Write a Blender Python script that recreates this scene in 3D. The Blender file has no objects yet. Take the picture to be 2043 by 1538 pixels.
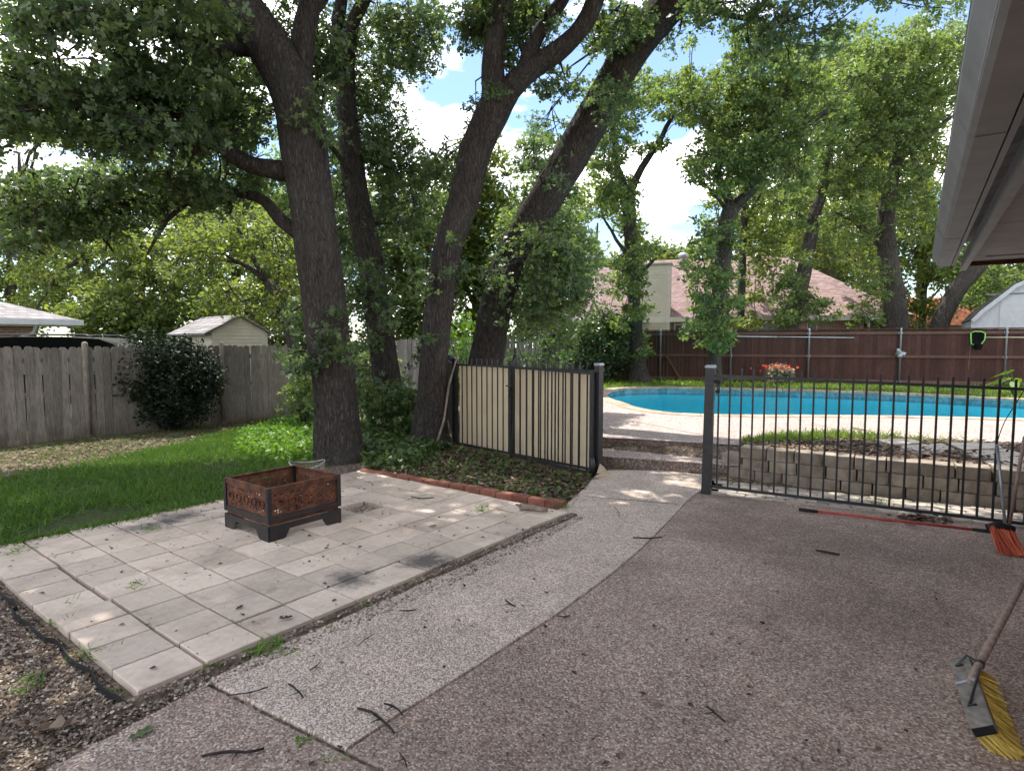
import bpy, math, random, time
import numpy as np
from mathutils import Vector, Matrix, noise as mnoise
T0 = time.time()
rnd = random.Random(7)
rs = np.random.RandomState(11)
SC = bpy.context.scene
COL = SC.collection
PI = math.pi

# ------------------------------------------------------------------ camera
F, CX, CY, PITCH, CAMH = 1200.0, 1021.5, 769.0, 0.07, 1.65
cam_d = bpy.data.cameras.new('camera'); cam = bpy.data.objects.new('camera', cam_d); COL.objects.link(cam)
cam_d.sensor_fit = 'HORIZONTAL'; cam_d.sensor_width = 36.0; cam_d.lens = 36.0*F/2043.0
cam_d.clip_start = 0.05; cam_d.clip_end = 2000
cam.location = (0, 0, CAMH); cam.rotation_euler = (PI/2 - PITCH, 0, 0)
SC.camera = cam

# ------------------------------------------------------------------ world: blue sky with cumulus
SUN_EL, SUN_AZ = math.radians(64), math.radians(-20)     # azimuth from +Y towards +X
SUNV = Vector((math.sin(SUN_AZ)*math.cos(SUN_EL), math.cos(SUN_AZ)*math.cos(SUN_EL), math.sin(SUN_EL)))
W = bpy.data.worlds.new('World'); SC.world = W; W.use_nodes = True
nt = W.node_tree; nt.nodes.clear()
def wn(t, **kw):
    n = nt.nodes.new(t)
    for k, v in kw.items(): setattr(n, k, v)
    return n
out = wn('ShaderNodeOutputWorld'); bg = wn('ShaderNodeBackground')
sky = wn('ShaderNodeTexSky'); sky.sky_type = 'NISHITA'; sky.sun_disc = False
sky.sun_elevation = SUN_EL; sky.sun_rotation = SUN_AZ; sky.air_density = 1.0; sky.dust_density = 0.3; sky.ozone_density = 2.5
tc = wn('ShaderNodeTexCoord'); sep = wn('ShaderNodeSeparateXYZ'); nt.links.new(tc.outputs['Generated'], sep.inputs[0])
addz = wn('ShaderNodeMath', operation='ADD'); addz.inputs[1].default_value = 0.25; nt.links.new(sep.outputs['Z'], addz.inputs[0])
mx = wn('ShaderNodeMath', operation='MAXIMUM'); mx.inputs[1].default_value = 0.06; nt.links.new(addz.outputs[0], mx.inputs[0])
dv = wn('ShaderNodeVectorMath', operation='DIVIDE'); nt.links.new(tc.outputs['Generated'], dv.inputs[0])
cmb = wn('ShaderNodeCombineXYZ')
for i in range(2): nt.links.new(mx.outputs[0], cmb.inputs[i])
cmb.inputs[2].default_value = 1.0; nt.links.new(cmb.outputs[0], dv.inputs[1])
mp = wn('ShaderNodeMapping'); mp.inputs['Location'].default_value = (3.1, 1.7, 0); mp.inputs['Scale'].default_value = (1.0, 1.3, 0.0)
nt.links.new(dv.outputs[0], mp.inputs[0])
cn = wn('ShaderNodeTexNoise'); cn.inputs['Scale'].default_value = 1.35; cn.inputs['Detail'].default_value = 9; cn.inputs['Roughness'].default_value = 0.55
nt.links.new(mp.outputs[0], cn.inputs['Vector'])
cr = wn('ShaderNodeValToRGB'); cr.color_ramp.elements[0].position = 0.485; cr.color_ramp.elements[1].position = 0.57
nt.links.new(cn.outputs['Fac'], cr.inputs[0])
cn2 = wn('ShaderNodeTexNoise'); cn2.inputs['Scale'].default_value = 3.4; cn2.inputs['Detail'].default_value = 6; nt.links.new(mp.outputs[0], cn2.inputs['Vector'])
cc = wn('ShaderNodeValToRGB'); cc.color_ramp.elements[0].color = (11.0, 11.5, 12.5, 1); cc.color_ramp.elements[1].color = (20.0, 19.5, 19.0, 1)
cc.color_ramp.elements[0].position = 0.3; cc.color_ramp.elements[1].position = 0.65; nt.links.new(cn2.outputs['Fac'], cc.inputs[0])
mixc = wn('ShaderNodeMix', data_type='RGBA'); nt.links.new(cr.outputs[0], mixc.inputs[0])
nt.links.new(sky.outputs[0], mixc.inputs[6]); nt.links.new(cc.outputs[0], mixc.inputs[7])
nt.links.new(mixc.outputs[2], bg.inputs[0]); bg.inputs[1].default_value = 0.065
nt.links.new(bg.outputs[0], out.inputs[0])

sun_d = bpy.data.lights.new('sun', 'SUN'); sun_d.energy = 2.4; sun_d.angle = math.radians(0.55); sun_d.color = (1.0, 0.95, 0.87)
sun = bpy.data.objects.new('sun', sun_d); COL.objects.link(sun); sun.rotation_euler = SUNV.to_track_quat('Z', 'Y').to_euler()
vs = SC.view_settings
vs.view_transform = 'Standard'; vs.look = 'None'; vs.gamma = 1.0; vs.use_curve_mapping = False; vs.exposure = 2.0
cy = SC.cycles
cy.use_denoising = True; cy.max_bounces = 6; cy.diffuse_bounces = 4; cy.glossy_bounces = 2; cy.transmission_bounces = 4; cy.transparent_max_bounces = 8
cy.caustics_reflective = False; cy.caustics_refractive = False

# ------------------------------------------------------------------ pixel helpers (photograph 2043 x 1538)
cP, sP = math.cos(PITCH), math.sin(PITCH)
def ray(px, py):
    u = (px-CX)/F; w = -(py-CY)/F
    return Vector((u, cP + sP*w, -sP + cP*w))
def G(px, py, z=0.0):
    r = ray(px, py); t = (z-CAMH)/r.z
    return Vector((r.x*t, r.y*t, z))
def D(px, py, y):
    r = ray(px, py); t = y/r.y
    return Vector((r.x*t, y, CAMH + r.z*t))
def proj(p):
    X, Y, Z = p[0], p[1], p[2]-CAMH
    yf = cP*Y - sP*Z; zu = sP*Y + cP*Z
    if yf < 0.05: return (-9999, -9999)
    return (CX + F*X/yf, CY - F*zu/yf)
def sstep(a, b, x):
    t = min(1, max(0, (x-a)/(b-a))); return t*t*(3-2*t)
LF0, LF1 = Vector((-9.15, 10.75)), Vector((-5.55, 15.1))            # left fence ground line
LFD = (LF1-LF0).normalized(); LFN = Vector((LFD.y, -LFD.x))
def terr(x, y):
    d = (x-LF0.x)*LFN.x + (y-LF0.y)*LFN.y
    z = -0.006 - 0.19*(1-sstep(0.3, 6.0, d))
    s = (x-1.2)*.49 + (y-7.9)*.87; t = (x-1.2)*.87 - (y-7.9)*.49
    hard = 0.25*sstep(.35, .95, s); soft = 0.25*sstep(1.0, 8.0, s)*sstep(-1, 5, d)
    k = sstep(-.9, -.1, t)
    return z + max(0, (hard*k + soft*(1-k))) + (0.03*k if s > .3 else 0)
def GT(px, py):
    z = 0
    for _ in range(12):
        p = G(px, py, z); z = terr(p.x, p.y)
    return Vector((p.x, p.y, z))

# ------------------------------------------------------------------ mesh helpers
class MB:
    def __init__(s): s.v = []; s.f = []
    def quad(s, a, b, c, d): n = len(s.v); s.v += [tuple(a), tuple(b), tuple(c), tuple(d)]; s.f.append((n, n+1, n+2, n+3)); return s
    def poly(s, pts): n = len(s.v); s.v += [tuple(p) for p in pts]; s.f.append(tuple(range(n, n+len(pts)))); return s
    def box(s, x0, x1, y0, y1, z0, z1, M=None):
        n = len(s.v)
        c = [(x0,y0,z0),(x1,y0,z0),(x1,y1,z0),(x0,y1,z0),(x0,y0,z1),(x1,y0,z1),(x1,y1,z1),(x0,y1,z1)]
        s.v += [tuple(M @ Vector(p)) if M is not None else p for p in c]
        s.f += [tuple(n+i for i in q) for q in ((0,3,2,1),(4,5,6,7),(0,1,5,4),(1,2,6,5),(2,3,7,6),(3,0,4,7))]; return s
    def prism(s, pts, z0, z1, M=None, inset=0.0):
        """polygon (xy, counter-clockwise) extruded along z; a small top chamfer if inset"""
        n = len(pts); b = len(s.v); c = Vector((sum(p[0] for p in pts)/n, sum(p[1] for p in pts)/n))
        lay = [[(p[0], p[1], z0) for p in pts]]
        if inset:
            lay.append([(p[0], p[1], z1-inset) for p in pts])
            lay.append([(p[0]+(c.x-p[0])*inset/max(.01, (Vector(p[:2])-c).length), p[1]+(c.y-p[1])*inset/max(.01, (Vector(p[:2])-c).length), z1) for p in pts])
        else: lay.append([(p[0], p[1], z1) for p in pts])
        for L in lay: s.v += [tuple(M @ Vector(p)) if M is not None else p for p in L]
        for k in range(len(lay)-1):
            for i in range(n): s.f.append((b+k*n+i, b+k*n+(i+1) % n, b+(k+1)*n+(i+1) % n, b+(k+1)*n+i))
        s.f.append(tuple(b+i for i in reversed(range(n)))); s.f.append(tuple(b+(len(lay)-1)*n+i for i in range(n))); return s
    def tube(s, path, radii, n=8, cap=True, wob=0.0, seed=0.0):
        path = [Vector(p) for p in path]; m = len(path)
        if not hasattr(radii, '__len__'): radii = [radii]*m
        b = len(s.v); up = None
        for i, p in enumerate(path):
            t = (path[min(i+1, m-1)] - path[max(i-1, 0)])
            t = t.normalized() if t.length > 1e-9 else Vector((0, 0, 1))
            if up is None:
                a = Vector((1, 0, 0)) if abs(t.x) < .8 else Vector((0, 1, 0)); up = (a - t*a.dot(t)).normalized()
            else:
                up = up - t*up.dot(t); up = up.normalized() if up.length > 1e-6 else t.orthogonal().normalized()
            sd = t.cross(up)
            for k in range(n):
                a = 2*PI*k/n; r = radii[i]
                if wob: r *= 1 + wob*mnoise.noise(Vector((math.cos(a)*2+seed, math.sin(a)*2, i*.45)))
                q = p + (up*math.cos(a) + sd*math.sin(a))*r; s.v.append((q.x, q.y, q.z))
        for i in range(m-1):
            for k in range(n): s.f.append((b+i*n+k, b+i*n+(k+1) % n, b+(i+1)*n+(k+1) % n, b+(i+1)*n+k))
        if cap: s.f.append(tuple(b+k for k in reversed(range(n)))); s.f.append(tuple(b+(m-1)*n+k for k in range(n)))
        return s
    def mesh(s, name):
        me = bpy.data.meshes.new(name); me.from_pydata(s.v, [], s.f); me.update(); return me
    def build(s, name, m, parent=None, smooth=False):
        me = s.mesh(name); me.materials.append(m)
        if smooth: me.polygons.foreach_set('use_smooth', [True]*len(me.polygons))
        return link(name, me, parent)
def link(name, me, parent=None, loc=None, rz=None, rot=None, sc=None):
    o = bpy.data.objects.new(name, me); COL.objects.link(o)
    if parent is not None: o.parent = parent
    if loc is not None: o.location = loc
    if rz is not None: o.rotation_euler = (0, 0, rz)
    if rot is not None: o.rotation_euler = rot
    if sc is not None: o.scale = sc
    return o
def thing(name, label, cat, loc=(0, 0, 0), rz=0, group=None):
    o = link(name, None, None, loc, rz); o.empty_display_size = .2
    return tag(o, label, cat, group)
def tag(o, label=None, cat=None, group=None, kind=None):
    if label: o['label'] = label
    if cat: o['category'] = cat
    if group: o['group'] = group
    if kind: o['kind'] = kind
    return o
def npmesh(name, V, counts, idx, m, parent=None, smooth=False):
    me = bpy.data.meshes.new(name); nv = len(V); nf = len(counts)
    me.vertices.add(nv); me.vertices.foreach_set('co', np.asarray(V, np.float32).ravel())
    me.loops.add(len(idx)); me.loops.foreach_set('vertex_index', np.asarray(idx, np.int32))
    me.polygons.add(nf); st = np.concatenate([[0], np.cumsum(counts)[:-1]]).astype(np.int32)
    me.polygons.foreach_set('loop_start', st); me.polygons.foreach_set('loop_total', np.asarray(counts, np.int32))
    me.update(calc_edges=True); me.materials.append(m)
    return link(name, me, parent)

# ------------------------------------------------------------------ material helpers
def newmat(name):
    m = bpy.data.materials.new(name); m.use_nodes = True; t = m.node_tree; t.nodes.clear()
    o = t.nodes.new('ShaderNodeOutputMaterial'); p = t.nodes.new('ShaderNodeBsdfPrincipled'); t.links.new(p.outputs[0], o.inputs[0])
    return m, t, p, o
class NB:
    def __init__(s, t): s.t = t
    def n(s, ty, **kw):
        x = s.t.nodes.new(ty)
        for k, v in kw.items(): setattr(x, k, v)
        return x
    def l(s, a, b): s.t.links.new(a, b)
    def coord(s, kind='Object', scale=(1, 1, 1), rot=(0, 0, 0)):
        if kind == 'World': src = s.n('ShaderNodeNewGeometry').outputs['Position']
        else: src = s.n('ShaderNodeTexCoord').outputs[kind]
        mp = s.n('ShaderNodeMapping'); mp.inputs['Scale'].default_value = scale; mp.inputs['Rotation'].default_value = rot
        s.l(src, mp.inputs[0]); return mp.outputs[0]
    def noise(s, vec, scale, detail=4, rough=.55, dist=0.0):
        x = s.n('ShaderNodeTexNoise'); x.inputs['Scale'].default_value = scale; x.inputs['Detail'].default_value = detail
        x.inputs['Roughness'].default_value = rough; x.inputs['Distortion'].default_value = dist; s.l(vec, x.inputs['Vector']); return x.outputs['Fac']
    def voro(s, vec, scale, feature='F1', out='Color'):
        x = s.n('ShaderNodeTexVoronoi', feature=feature); x.inputs['Scale'].default_value = scale; s.l(vec, x.inputs['Vector']); return x.outputs[out]
    def ramp(s, fac, stops):
        x = s.n('ShaderNodeValToRGB'); e = x.color_ramp.elements
        while len(e) < len(stops): e.new(.5)
        for k, (p, c) in enumerate(stops):
            e[k].position = p; e[k].color = (c[0], c[1], c[2], 1) if hasattr(c, '__len__') else (c, c, c, 1)
        s.l(fac, x.inputs[0]); return x.outputs[0]
    def mix(s, fac, a, b, mode='MIX'):
        x = s.n('ShaderNodeMix', data_type='RGBA', blend_type=mode)
        for sock, v in ((0, fac), (6, a), (7, b)):
            if hasattr(v, 'is_linked') or isinstance(v, bpy.types.NodeSocket): s.l(v, x.inputs[sock])
            elif sock == 0: x.inputs[0].default_value = v
            else: x.inputs[sock].default_value = (v[0], v[1], v[2], 1)
        return x.outputs[2]
    def math(s, op, a, b=None, c=None):
        x = s.n('ShaderNodeMath', operation=op)
        for i, v in enumerate((a, b, c)):
            if v is None: continue
            if isinstance(v, bpy.types.NodeSocket): s.l(v, x.inputs[i])
            else: x.inputs[i].default_value = v
        return x.outputs[0]
    def bump(s, p, h, strength=.5, dist=.01):
        x = s.n('ShaderNodeBump'); x.inputs['Strength'].default_value = strength; x.inputs['Distance'].default_value = dist
        s.l(h, x.inputs['Height']); s.l(x.outputs[0], p.inputs['Normal'])
    def objrand(s): return s.n('ShaderNodeObjectInfo').outputs['Random']
    def island(s): return s.n('ShaderNodeNewGeometry').outputs['Random Per Island']
def setp(p, rough=.8, spec=.3, metal=0.0):
    p.inputs['Roughness'].default_value = rough; p.inputs['Specular IOR Level'].default_value = spec; p.inputs['Metallic'].default_value = metal

def M_noisy(name, c0, c1, scale=8, rough=.8, spec=.3, metal=0, bump=.2, bdist=.005, coord='Object', cs=(1, 1, 1), detail=5, objvar=0.0):
    m, t, p, o = newmat(name); b = NB(t); v = b.coord(coord, cs)
    f = b.noise(v, scale, detail); c = b.ramp(f, [(.3, c0), (.7, c1)])
    if objvar:
        r = b.math('MULTIPLY_ADD', b.objrand(), objvar*2, 1-objvar)
        mm = b.n('ShaderNodeVectorMath', operation='SCALE'); b.l(c, mm.inputs[0]); b.l(r, mm.inputs['Scale']); c = mm.outputs[0]
    b.l(c, p.inputs['Base Color']); setp(p, rough, spec, metal)
    if bump: b.bump(p, b.noise(v, scale*3, 4), bump, bdist)
    return m

def M_aggregate(name, cem, stones, scale, stain, stainc):
    m, t, p, o = newmat(name); b = NB(t); v = b.coord('World')
    vo = b.n('ShaderNodeTexVoronoi', feature='F1'); vo.voronoi_dimensions = '3D' if 'riser' in name else '2D'; vo.inputs['Scale'].default_value = scale; b.l(v, vo.inputs['Vector'])
    vo.inputs['Randomness'].default_value = .9
    sepc = b.n('ShaderNodeSeparateColor'); b.l(vo.outputs['Color'], sepc.inputs[0])
    st = b.ramp(sepc.outputs[0], stones)
    gap = b.ramp(vo.outputs['Distance'], [(.48, 0.0), (.72, 1.0)])
    c = b.mix(gap, st, cem)
    big = b.noise(v, .62, 6, .62, .5); big2 = b.noise(v, 1.9, 6, .68)
    c = b.mix(b.math('MULTIPLY', b.ramp(big, [(.43, 0.0), (.60, 1.0)]), stain), c, stainc, 'MULTIPLY')
    c = b.mix(b.math('MULTIPLY', b.ramp(big2, [(.46, 0.0), (.66, 1.0)]), .55), c, (1.42, 1.38, 1.34), 'MULTIPLY')
    b.l(c, p.inputs['Base Color']); setp(p, .75, .35)
    b.bump(p, vo.outputs['Distance'], -.6 if False else .55, -.004 if False else .004)
    for n in t.nodes:
        if n.type == 'BUMP': n.invert = True
    return m

def M_leaf(name, dark, light, trans, spec=.25, rough=.5, tw=.35):
    m, t, p, o = newmat(name); b = NB(t)
    c = b.ramp(b.island(), [(0.0, dark), (.75, light), (1.0, (light[0]*1.5, light[1]*1.35, light[2]*1.1))])
    big = b.noise(b.coord('World'), .8, 3)
    c = b.mix(b.ramp(big, [(.35, 0.0), (.7, .55)]), c, (1.35, 1.25, .8), 'MULTIPLY')
    b.l(c, p.inputs['Base Color']); setp(p, rough, spec)
    tr = b.n('ShaderNodeBsdfTranslucent'); b.l(b.mix(1.0, c, trans, 'MULTIPLY'), tr.inputs[0])
    mxs = b.n('ShaderNodeMixShader'); mxs.inputs[0].default_value = tw
    b.l(p.outputs[0], mxs.inputs[1]); b.l(tr.outputs[0], mxs.inputs[2]); b.l(mxs.outputs[0], o.inputs[0])
    return m

def M_wood(name, c0, c1, along=(6, 6, .7), rough=.85, objvar=.25, bump=.4, stain=None):
    m, t, p, o = newmat(name); b = NB(t)
    tcn = b.n('ShaderNodeTexCoord').outputs['Object']
    sh = b.n('ShaderNodeVectorMath', operation='ADD'); b.l(tcn, sh.inputs[0])
    cb = b.n('ShaderNodeCombineXYZ'); r = b.objrand()
    b.l(b.math('MULTIPLY', r, 37.0), cb.inputs[0]); b.l(b.math('MULTIPLY', r, 91.0), cb.inputs[2]); b.l(cb.outputs[0], sh.inputs[1])
    mp = b.n('ShaderNodeMapping'); mp.inputs['Scale'].default_value = along; b.l(sh.outputs[0], mp.inputs[0]); v = mp.outputs[0]
    f = b.noise(v, 9, 6, .65, .4); c = b.ramp(f, [(.28, c0), (.72, c1)])
    big = b.noise(b.coord('World'), 1.7, 4)
    c = b.mix(b.ramp(big, [(.4, 0.0), (.7, .5)]), c, (.62, .6, .6), 'MULTIPLY')
    if stain:
        sz = b.n('ShaderNodeSeparateXYZ'); b.l(tcn, sz.inputs[0])
        edge = b.math('ADD', sz.outputs[2], b.math('MULTIPLY', b.noise(b.coord('World'), 5, 4), .7))
        c = b.mix(b.ramp(edge, [(.3, .75), (.75, 0.0)]), c, stain)
    k = b.math('MULTIPLY_ADD', r, objvar*2, 1-objvar)
    mm = b.n('ShaderNodeVectorMath', operation='SCALE'); b.l(c, mm.inputs[0]); b.l(k, mm.inputs['Scale'])
    b.l(mm.outputs[0], p.inputs['Base Color']); setp(p, rough, .2)
    if bump: b.bump(p, f, bump, .006)
    return m

def M_bark(name, c0, c1, cs=(1, 1, .2), scale=14):
    m, t, p, o = newmat(name); b = NB(t); v = b.coord('Object', cs)
    nz = b.n('ShaderNodeTexNoise'); nz.inputs['Scale'].default_value = 9; nz.inputs['Detail'].default_value = 4; b.l(v, nz.inputs['Vector'])
    off = b.n('ShaderNodeVectorMath', operation='MULTIPLY_ADD'); b.l(nz.outputs['Color'], off.inputs[0]); off.inputs[1].default_value = (.10, .10, .10); b.l(v, off.inputs[2]); vv = off.outputs[0]
    n1 = b.noise(vv, scale*1.6, 7, .75, .3)
    d = b.voro(vv, scale*2.3, 'DISTANCE_TO_EDGE', 'Distance'); d2 = b.voro(vv, scale*5.5, 'DISTANCE_TO_EDGE', 'Distance')
    crack = b.ramp(d, [(.0, 0.0), (.26, 1.0)]); fine = b.ramp(d2, [(.0, 0.0), (.3, 1.0)])
    h = b.math('ADD', b.math('MULTIPLY', crack, .7), b.math('ADD', b.math('MULTIPLY', fine, .3), b.math('MULTIPLY', n1, .7)))
    c = b.ramp(n1, [(.3, c0), (.72, c1)])
    c = b.mix(b.math('MULTIPLY', b.math('SUBTRACT', 1.0, crack), .55), c, (c0[0]*.5, c0[1]*.5, c0[2]*.5))
    gr = b.noise(b.coord('Object'), 1.6, 5); c = b.mix(b.ramp(gr, [(.5, 0.0), (.75, .4)]), c, (.12, .125, .10))
    b.l(c, p.inputs['Base Color']); setp(p, .92, .12)
    b.bump(p, h, 1.0, .04)
    return m

def M_brick(name, c0, c1, mortar, scale=1.0, w=.22, h=.075):
    m, t, p, o = newmat(name); b = NB(t); tcn = b.n('ShaderNodeTexCoord').outputs['Object']
    s3 = b.n('ShaderNodeSeparateXYZ'); b.l(tcn, s3.inputs[0]); cb = b.n('ShaderNodeCombineXYZ')
    b.l(b.math('ADD', s3.outputs[0], s3.outputs[1]), cb.inputs[0]); b.l(s3.outputs[2], cb.inputs[1])
    br = b.n('ShaderNodeTexBrick'); b.l(cb.outputs[0], br.inputs['Vector'])
    br.inputs['Scale'].default_value = scale; br.inputs['Brick Width'].default_value = w; br.inputs['Row Height'].default_value = h; br.inputs['Mortar Size'].default_value = .008
    br.inputs['Color1'].default_value = (*c0, 1); br.inputs['Color2'].default_value = (*c1, 1); br.inputs['Mortar'].default_value = (*mortar, 1)
    b.l(br.outputs['Color'], p.inputs['Base Color']); setp(p, .85, .2); b.bump(p, br.outputs['Fac'], -.4, .01)
    return m

def M_shingle(name, c0, c1, row=.14, w=.3):
    m, t, p, o = newmat(name); b = NB(t); tcn = b.n('ShaderNodeTexCoord').outputs['Object']
    s3 = b.n('ShaderNodeSeparateXYZ'); b.l(tcn, s3.inputs[0]); cb = b.n('ShaderNodeCombineXYZ')
    b.l(b.math('ADD', s3.outputs[0], b.math('MULTIPLY', s3.outputs[1], .37)), cb.inputs[0]); b.l(b.math('MULTIPLY', s3.outputs[2], 1.6), cb.inputs[1])
    br = b.n('ShaderNodeTexBrick'); b.l(cb.outputs[0], br.inputs['Vector']); br.inputs['Scale'].default_value = 1
    br.inputs['Brick Width'].default_value = w; br.inputs['Row Height'].default_value = row; br.inputs['Mortar Size'].default_value = .008
    br.inputs['Color1'].default_value = (*c0, 1); br.inputs['Color2'].default_value = (*c1, 1); br.inputs['Mortar'].default_value = (c0[0]*.35, c0[1]*.35, c0[2]*.35, 1)
    nn = b.noise(b.coord('Object'), 3, 6); c = b.mix(b.ramp(nn, [(.35, 0.0), (.7, .6)]), br.outputs['Color'], (.7, .68, .7), 'MULTIPLY')
    b.l(c, p.inputs['Base Color']); setp(p, .9, .15); b.bump(p, br.outputs['Fac'], -.6, .02)
    return m

MT = {}
MT['drive'] = M_aggregate('aggregate_brown', (.245, .182, .147), [(0, (.14, .087, .064)), (.3, (.25, .173, .134)), (.6, (.335, .252, .203)), (.85, (.405, .325, .268)), (1, (.56, .485, .42))], 100, .8, (.60, .57, .57))
MT['walk'] = M_aggregate('aggregate_pale', (.31, .245, .20), [(0, (.22, .15, .115)), (.3, (.37, .285, .225)), (.6, (.50, .41, .34)), (1, (.68, .59, .51))], 112, .35, (.74, .70, .67))
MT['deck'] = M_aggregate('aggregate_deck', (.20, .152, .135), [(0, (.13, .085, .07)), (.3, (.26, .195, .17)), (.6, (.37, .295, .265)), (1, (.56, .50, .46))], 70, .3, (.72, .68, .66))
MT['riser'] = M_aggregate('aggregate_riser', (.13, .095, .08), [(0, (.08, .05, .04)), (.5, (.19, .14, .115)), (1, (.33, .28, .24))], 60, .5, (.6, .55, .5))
MT['stone'] = M_noisy('block_stone', (.19, .155, .12), (.33, .28, .22), 10, .9, .2, bump=.5, bdist=.012, coord='World', objvar=.16)
MT['cobble'] = M_noisy('cobble_stone', (.25, .215, .18), (.40, .36, .31), 12, .85, .2, bump=.4, coord='World', objvar=.2)
MT['coping'] = M_noisy('coping_stone', (.30, .20, .14), (.46, .34, .25), 6, .8, .25, bump=.3, coord='World', objvar=.22)
MT['flag'] = M_noisy('flagstone', (.36, .31, .26), (.50, .45, .39), 5, .85, .2, bump=.3, coord='World', objvar=.12)
MT['brick'] = M_noisy('red_brick', (.19, .075, .05), (.30, .125, .085), 9, .88, .2, bump=.5, coord='World', objvar=.22)
MT['iron'] = M_noisy('black_iron', (.010, .010, .011), (.026, .024, .025), 20, .42, .5, bump=.15, coord='World')
MT['steel'] = M_noisy('galvanised_steel', (.26, .28, .30), (.42, .44, .46), 12, .42, .5, metal=.55, bump=.1)
MT['rust'] = None
MT['fence_grey'] = M_wood('weathered_picket', (.115, .096, .078), (.29, .258, .222), stain=(.10, .07, .045))
MT['fence_back'] = M_wood('grey_picket', (.19, .17, .145), (.37, .34, .30), stain=(.13, .11, .07))
MT['fence_brown'] = M_wood('brown_stained', (.066, .031, .025), (.112, .056, .045), objvar=.2, bump=.2)
MT['rail_brown'] = M_wood('brown_rail', (.13, .072, .052), (.21, .125, .095), along=(.7, 6, 6), objvar=.15, bump=.2)
MT['bark'] = M_bark('oak_bark', (.040, .032, .028), (.165, .140, .122))
MT['bark_far'] = M_bark('oak_bark_far', (.06, .05, .043), (.19, .165, .14), scale=9)
MT['bark_pale'] = M_bark('oak_bark_pale', (.12, .10, .085), (.30, .265, .23), scale=8)
MT['leaf_near'] = M_leaf('oak_leaf_near', (.048, .076, .043), (.088, .128, .064), (1.9, 2.05, 1.05), .35, .45, .38)
MT['leaf_mid'] = M_leaf('oak_leaf_mid', (.070, .106, .050), (.124, .170, .072), (2.0, 2.1, .95), .25, .5, .40)
MT['leaf_far'] = M_leaf('oak_leaf_far', (.068, .10, .042), (.13, .168, .062), (2.1, 2.1, .85), .2, .55, .40)
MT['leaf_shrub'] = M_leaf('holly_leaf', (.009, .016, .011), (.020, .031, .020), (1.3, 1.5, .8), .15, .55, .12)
MT['leaf_shrub2'] = M_leaf('shrub_leaf', (.040, .072, .034), (.085, .125, .062), (1.6, 1.8, .8), .5, .35, .25)
MT['leaf_variegated'] = M_leaf('variegated_leaf', (.10, .13, .09), (.30, .31, .25), (1.2, 1.2, 1.0), .3, .5, .2)
MT['leaf_ground'] = M_leaf('ground_leaf', (.055, .125, .025), (.115, .215, .040), (1.8, 1.9, .7), .25, .5, .3)
MT['leaf_ivy'] = M_leaf('ivy_leaf', (.034, .062, .026), (.075, .12, .042), (1.6, 1.8, .7), .3, .45, .25)
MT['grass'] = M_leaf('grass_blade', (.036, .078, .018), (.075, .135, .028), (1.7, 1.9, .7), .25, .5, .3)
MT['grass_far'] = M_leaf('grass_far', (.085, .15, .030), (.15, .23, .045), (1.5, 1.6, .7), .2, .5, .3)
MT['litter'] = None
MT['tarp'] = M_noisy('beige_tarp', (.56, .45, .30), (.66, .54, .38), 3, .85, .15, bump=.25, bdist=.02, coord='World')
_t = MT['tarp'].node_tree; _b = NB(_t); _o = [n for n in _t.nodes if n.type == 'OUTPUT_MATERIAL'][0]; _p = [n for n in _t.nodes if n.type == 'BSDF_PRINCIPLED'][0]
_tr = _b.n('ShaderNodeBsdfTranslucent'); _tr.inputs[0].default_value = (.62, .50, .33, 1); _m = _b.n('ShaderNodeMixShader'); _m.inputs[0].default_value = .4
_b.l(_p.outputs[0], _m.inputs[1]); _b.l(_tr.outputs[0], _m.inputs[2]); _b.l(_m.outputs[0], _o.inputs[0])
MT['white_metal'] = M_noisy('painted_gutter', (.17, .168, .172), (.24, .236, .238), 5, .5, .4, bump=.08, coord='World')
MT['soffit'] = M_noisy('painted_soffit', (.27, .262, .258), (.37, .358, .35), 6, .7, .3, bump=.15, coord='World')
MT['cream'] = M_noisy('cream_siding', (.50, .45, .35), (.60, .545, .43), 4, .7, .25, bump=.1)
MT['shed_white'] = M_noisy('shed_paint', (.50, .52, .53), (.62, .63, .62), 5, .7, .25, bump=.1)
MT['roof_mauve'] = M_shingle('mauve_shingle', (.22, .145, .135), (.33, .235, .22))
MT['roof_grey'] = M_shingle('grey_shingle', (.20, .185, .185), (.34, .32, .31), .13, .26)
MT['roof_dark'] = M_shingle('dark_shingle', (.10, .085, .08), (.17, .15, .14), .13, .26)
MT['roof_red'] = M_shingle('red_shingle', (.34, .115, .055), (.46, .175, .085), .2, .35)
MT['wall_brick'] = M_brick('house_brick', (.30, .13, .085), (.40, .20, .14), (.42, .38, .33))
MT['wall_brick2'] = M_brick('house_brick_tan', (.26, .15, .11), (.36, .24, .19), (.42, .38, .33))
MT['trim'] = M_noisy('cream_trim', (.52, .48, .40), (.60, .56, .48), 6, .6, .3, bump=0)
MT['plastic_black'] = M_noisy('black_plastic', (.010, .010, .010), (.03, .028, .026), 14, .75, .2)
MT['red_paint'] = M_noisy('red_paint', (.26, .028, .022), (.40, .055, .04), 12, .45, .4)
MT['orange_bristle'] = M_leaf('orange_bristle', (0.3, 0.05, 0.03), (0.62, 0.17, 0.1), (1, 1, 1), .2, .6, .05)
MT['yellow_bristle'] = M_leaf('yellow_bristle', (0.4, 0.28, 0.05), (0.78, 0.62, 0.2), (1, 1, 1), .2, .6, .05)
MT['old_wood'] = M_wood('old_broom_wood', (.12, .105, .088), (.32, .285, .24), along=(5, .8, 5), objvar=0, bump=.5)
MT['handle_wood'] = M_noisy('handle_wood', (.20, .13, .105), (.36, .27, .22), 6, .7, .25, cs=(6, 6, .6))
MT['stick'] = M_noisy('dead_stick', (.16, .12, .095), (.30, .245, .20), 14, .9, .15, bump=.5, coord='World')
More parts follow.
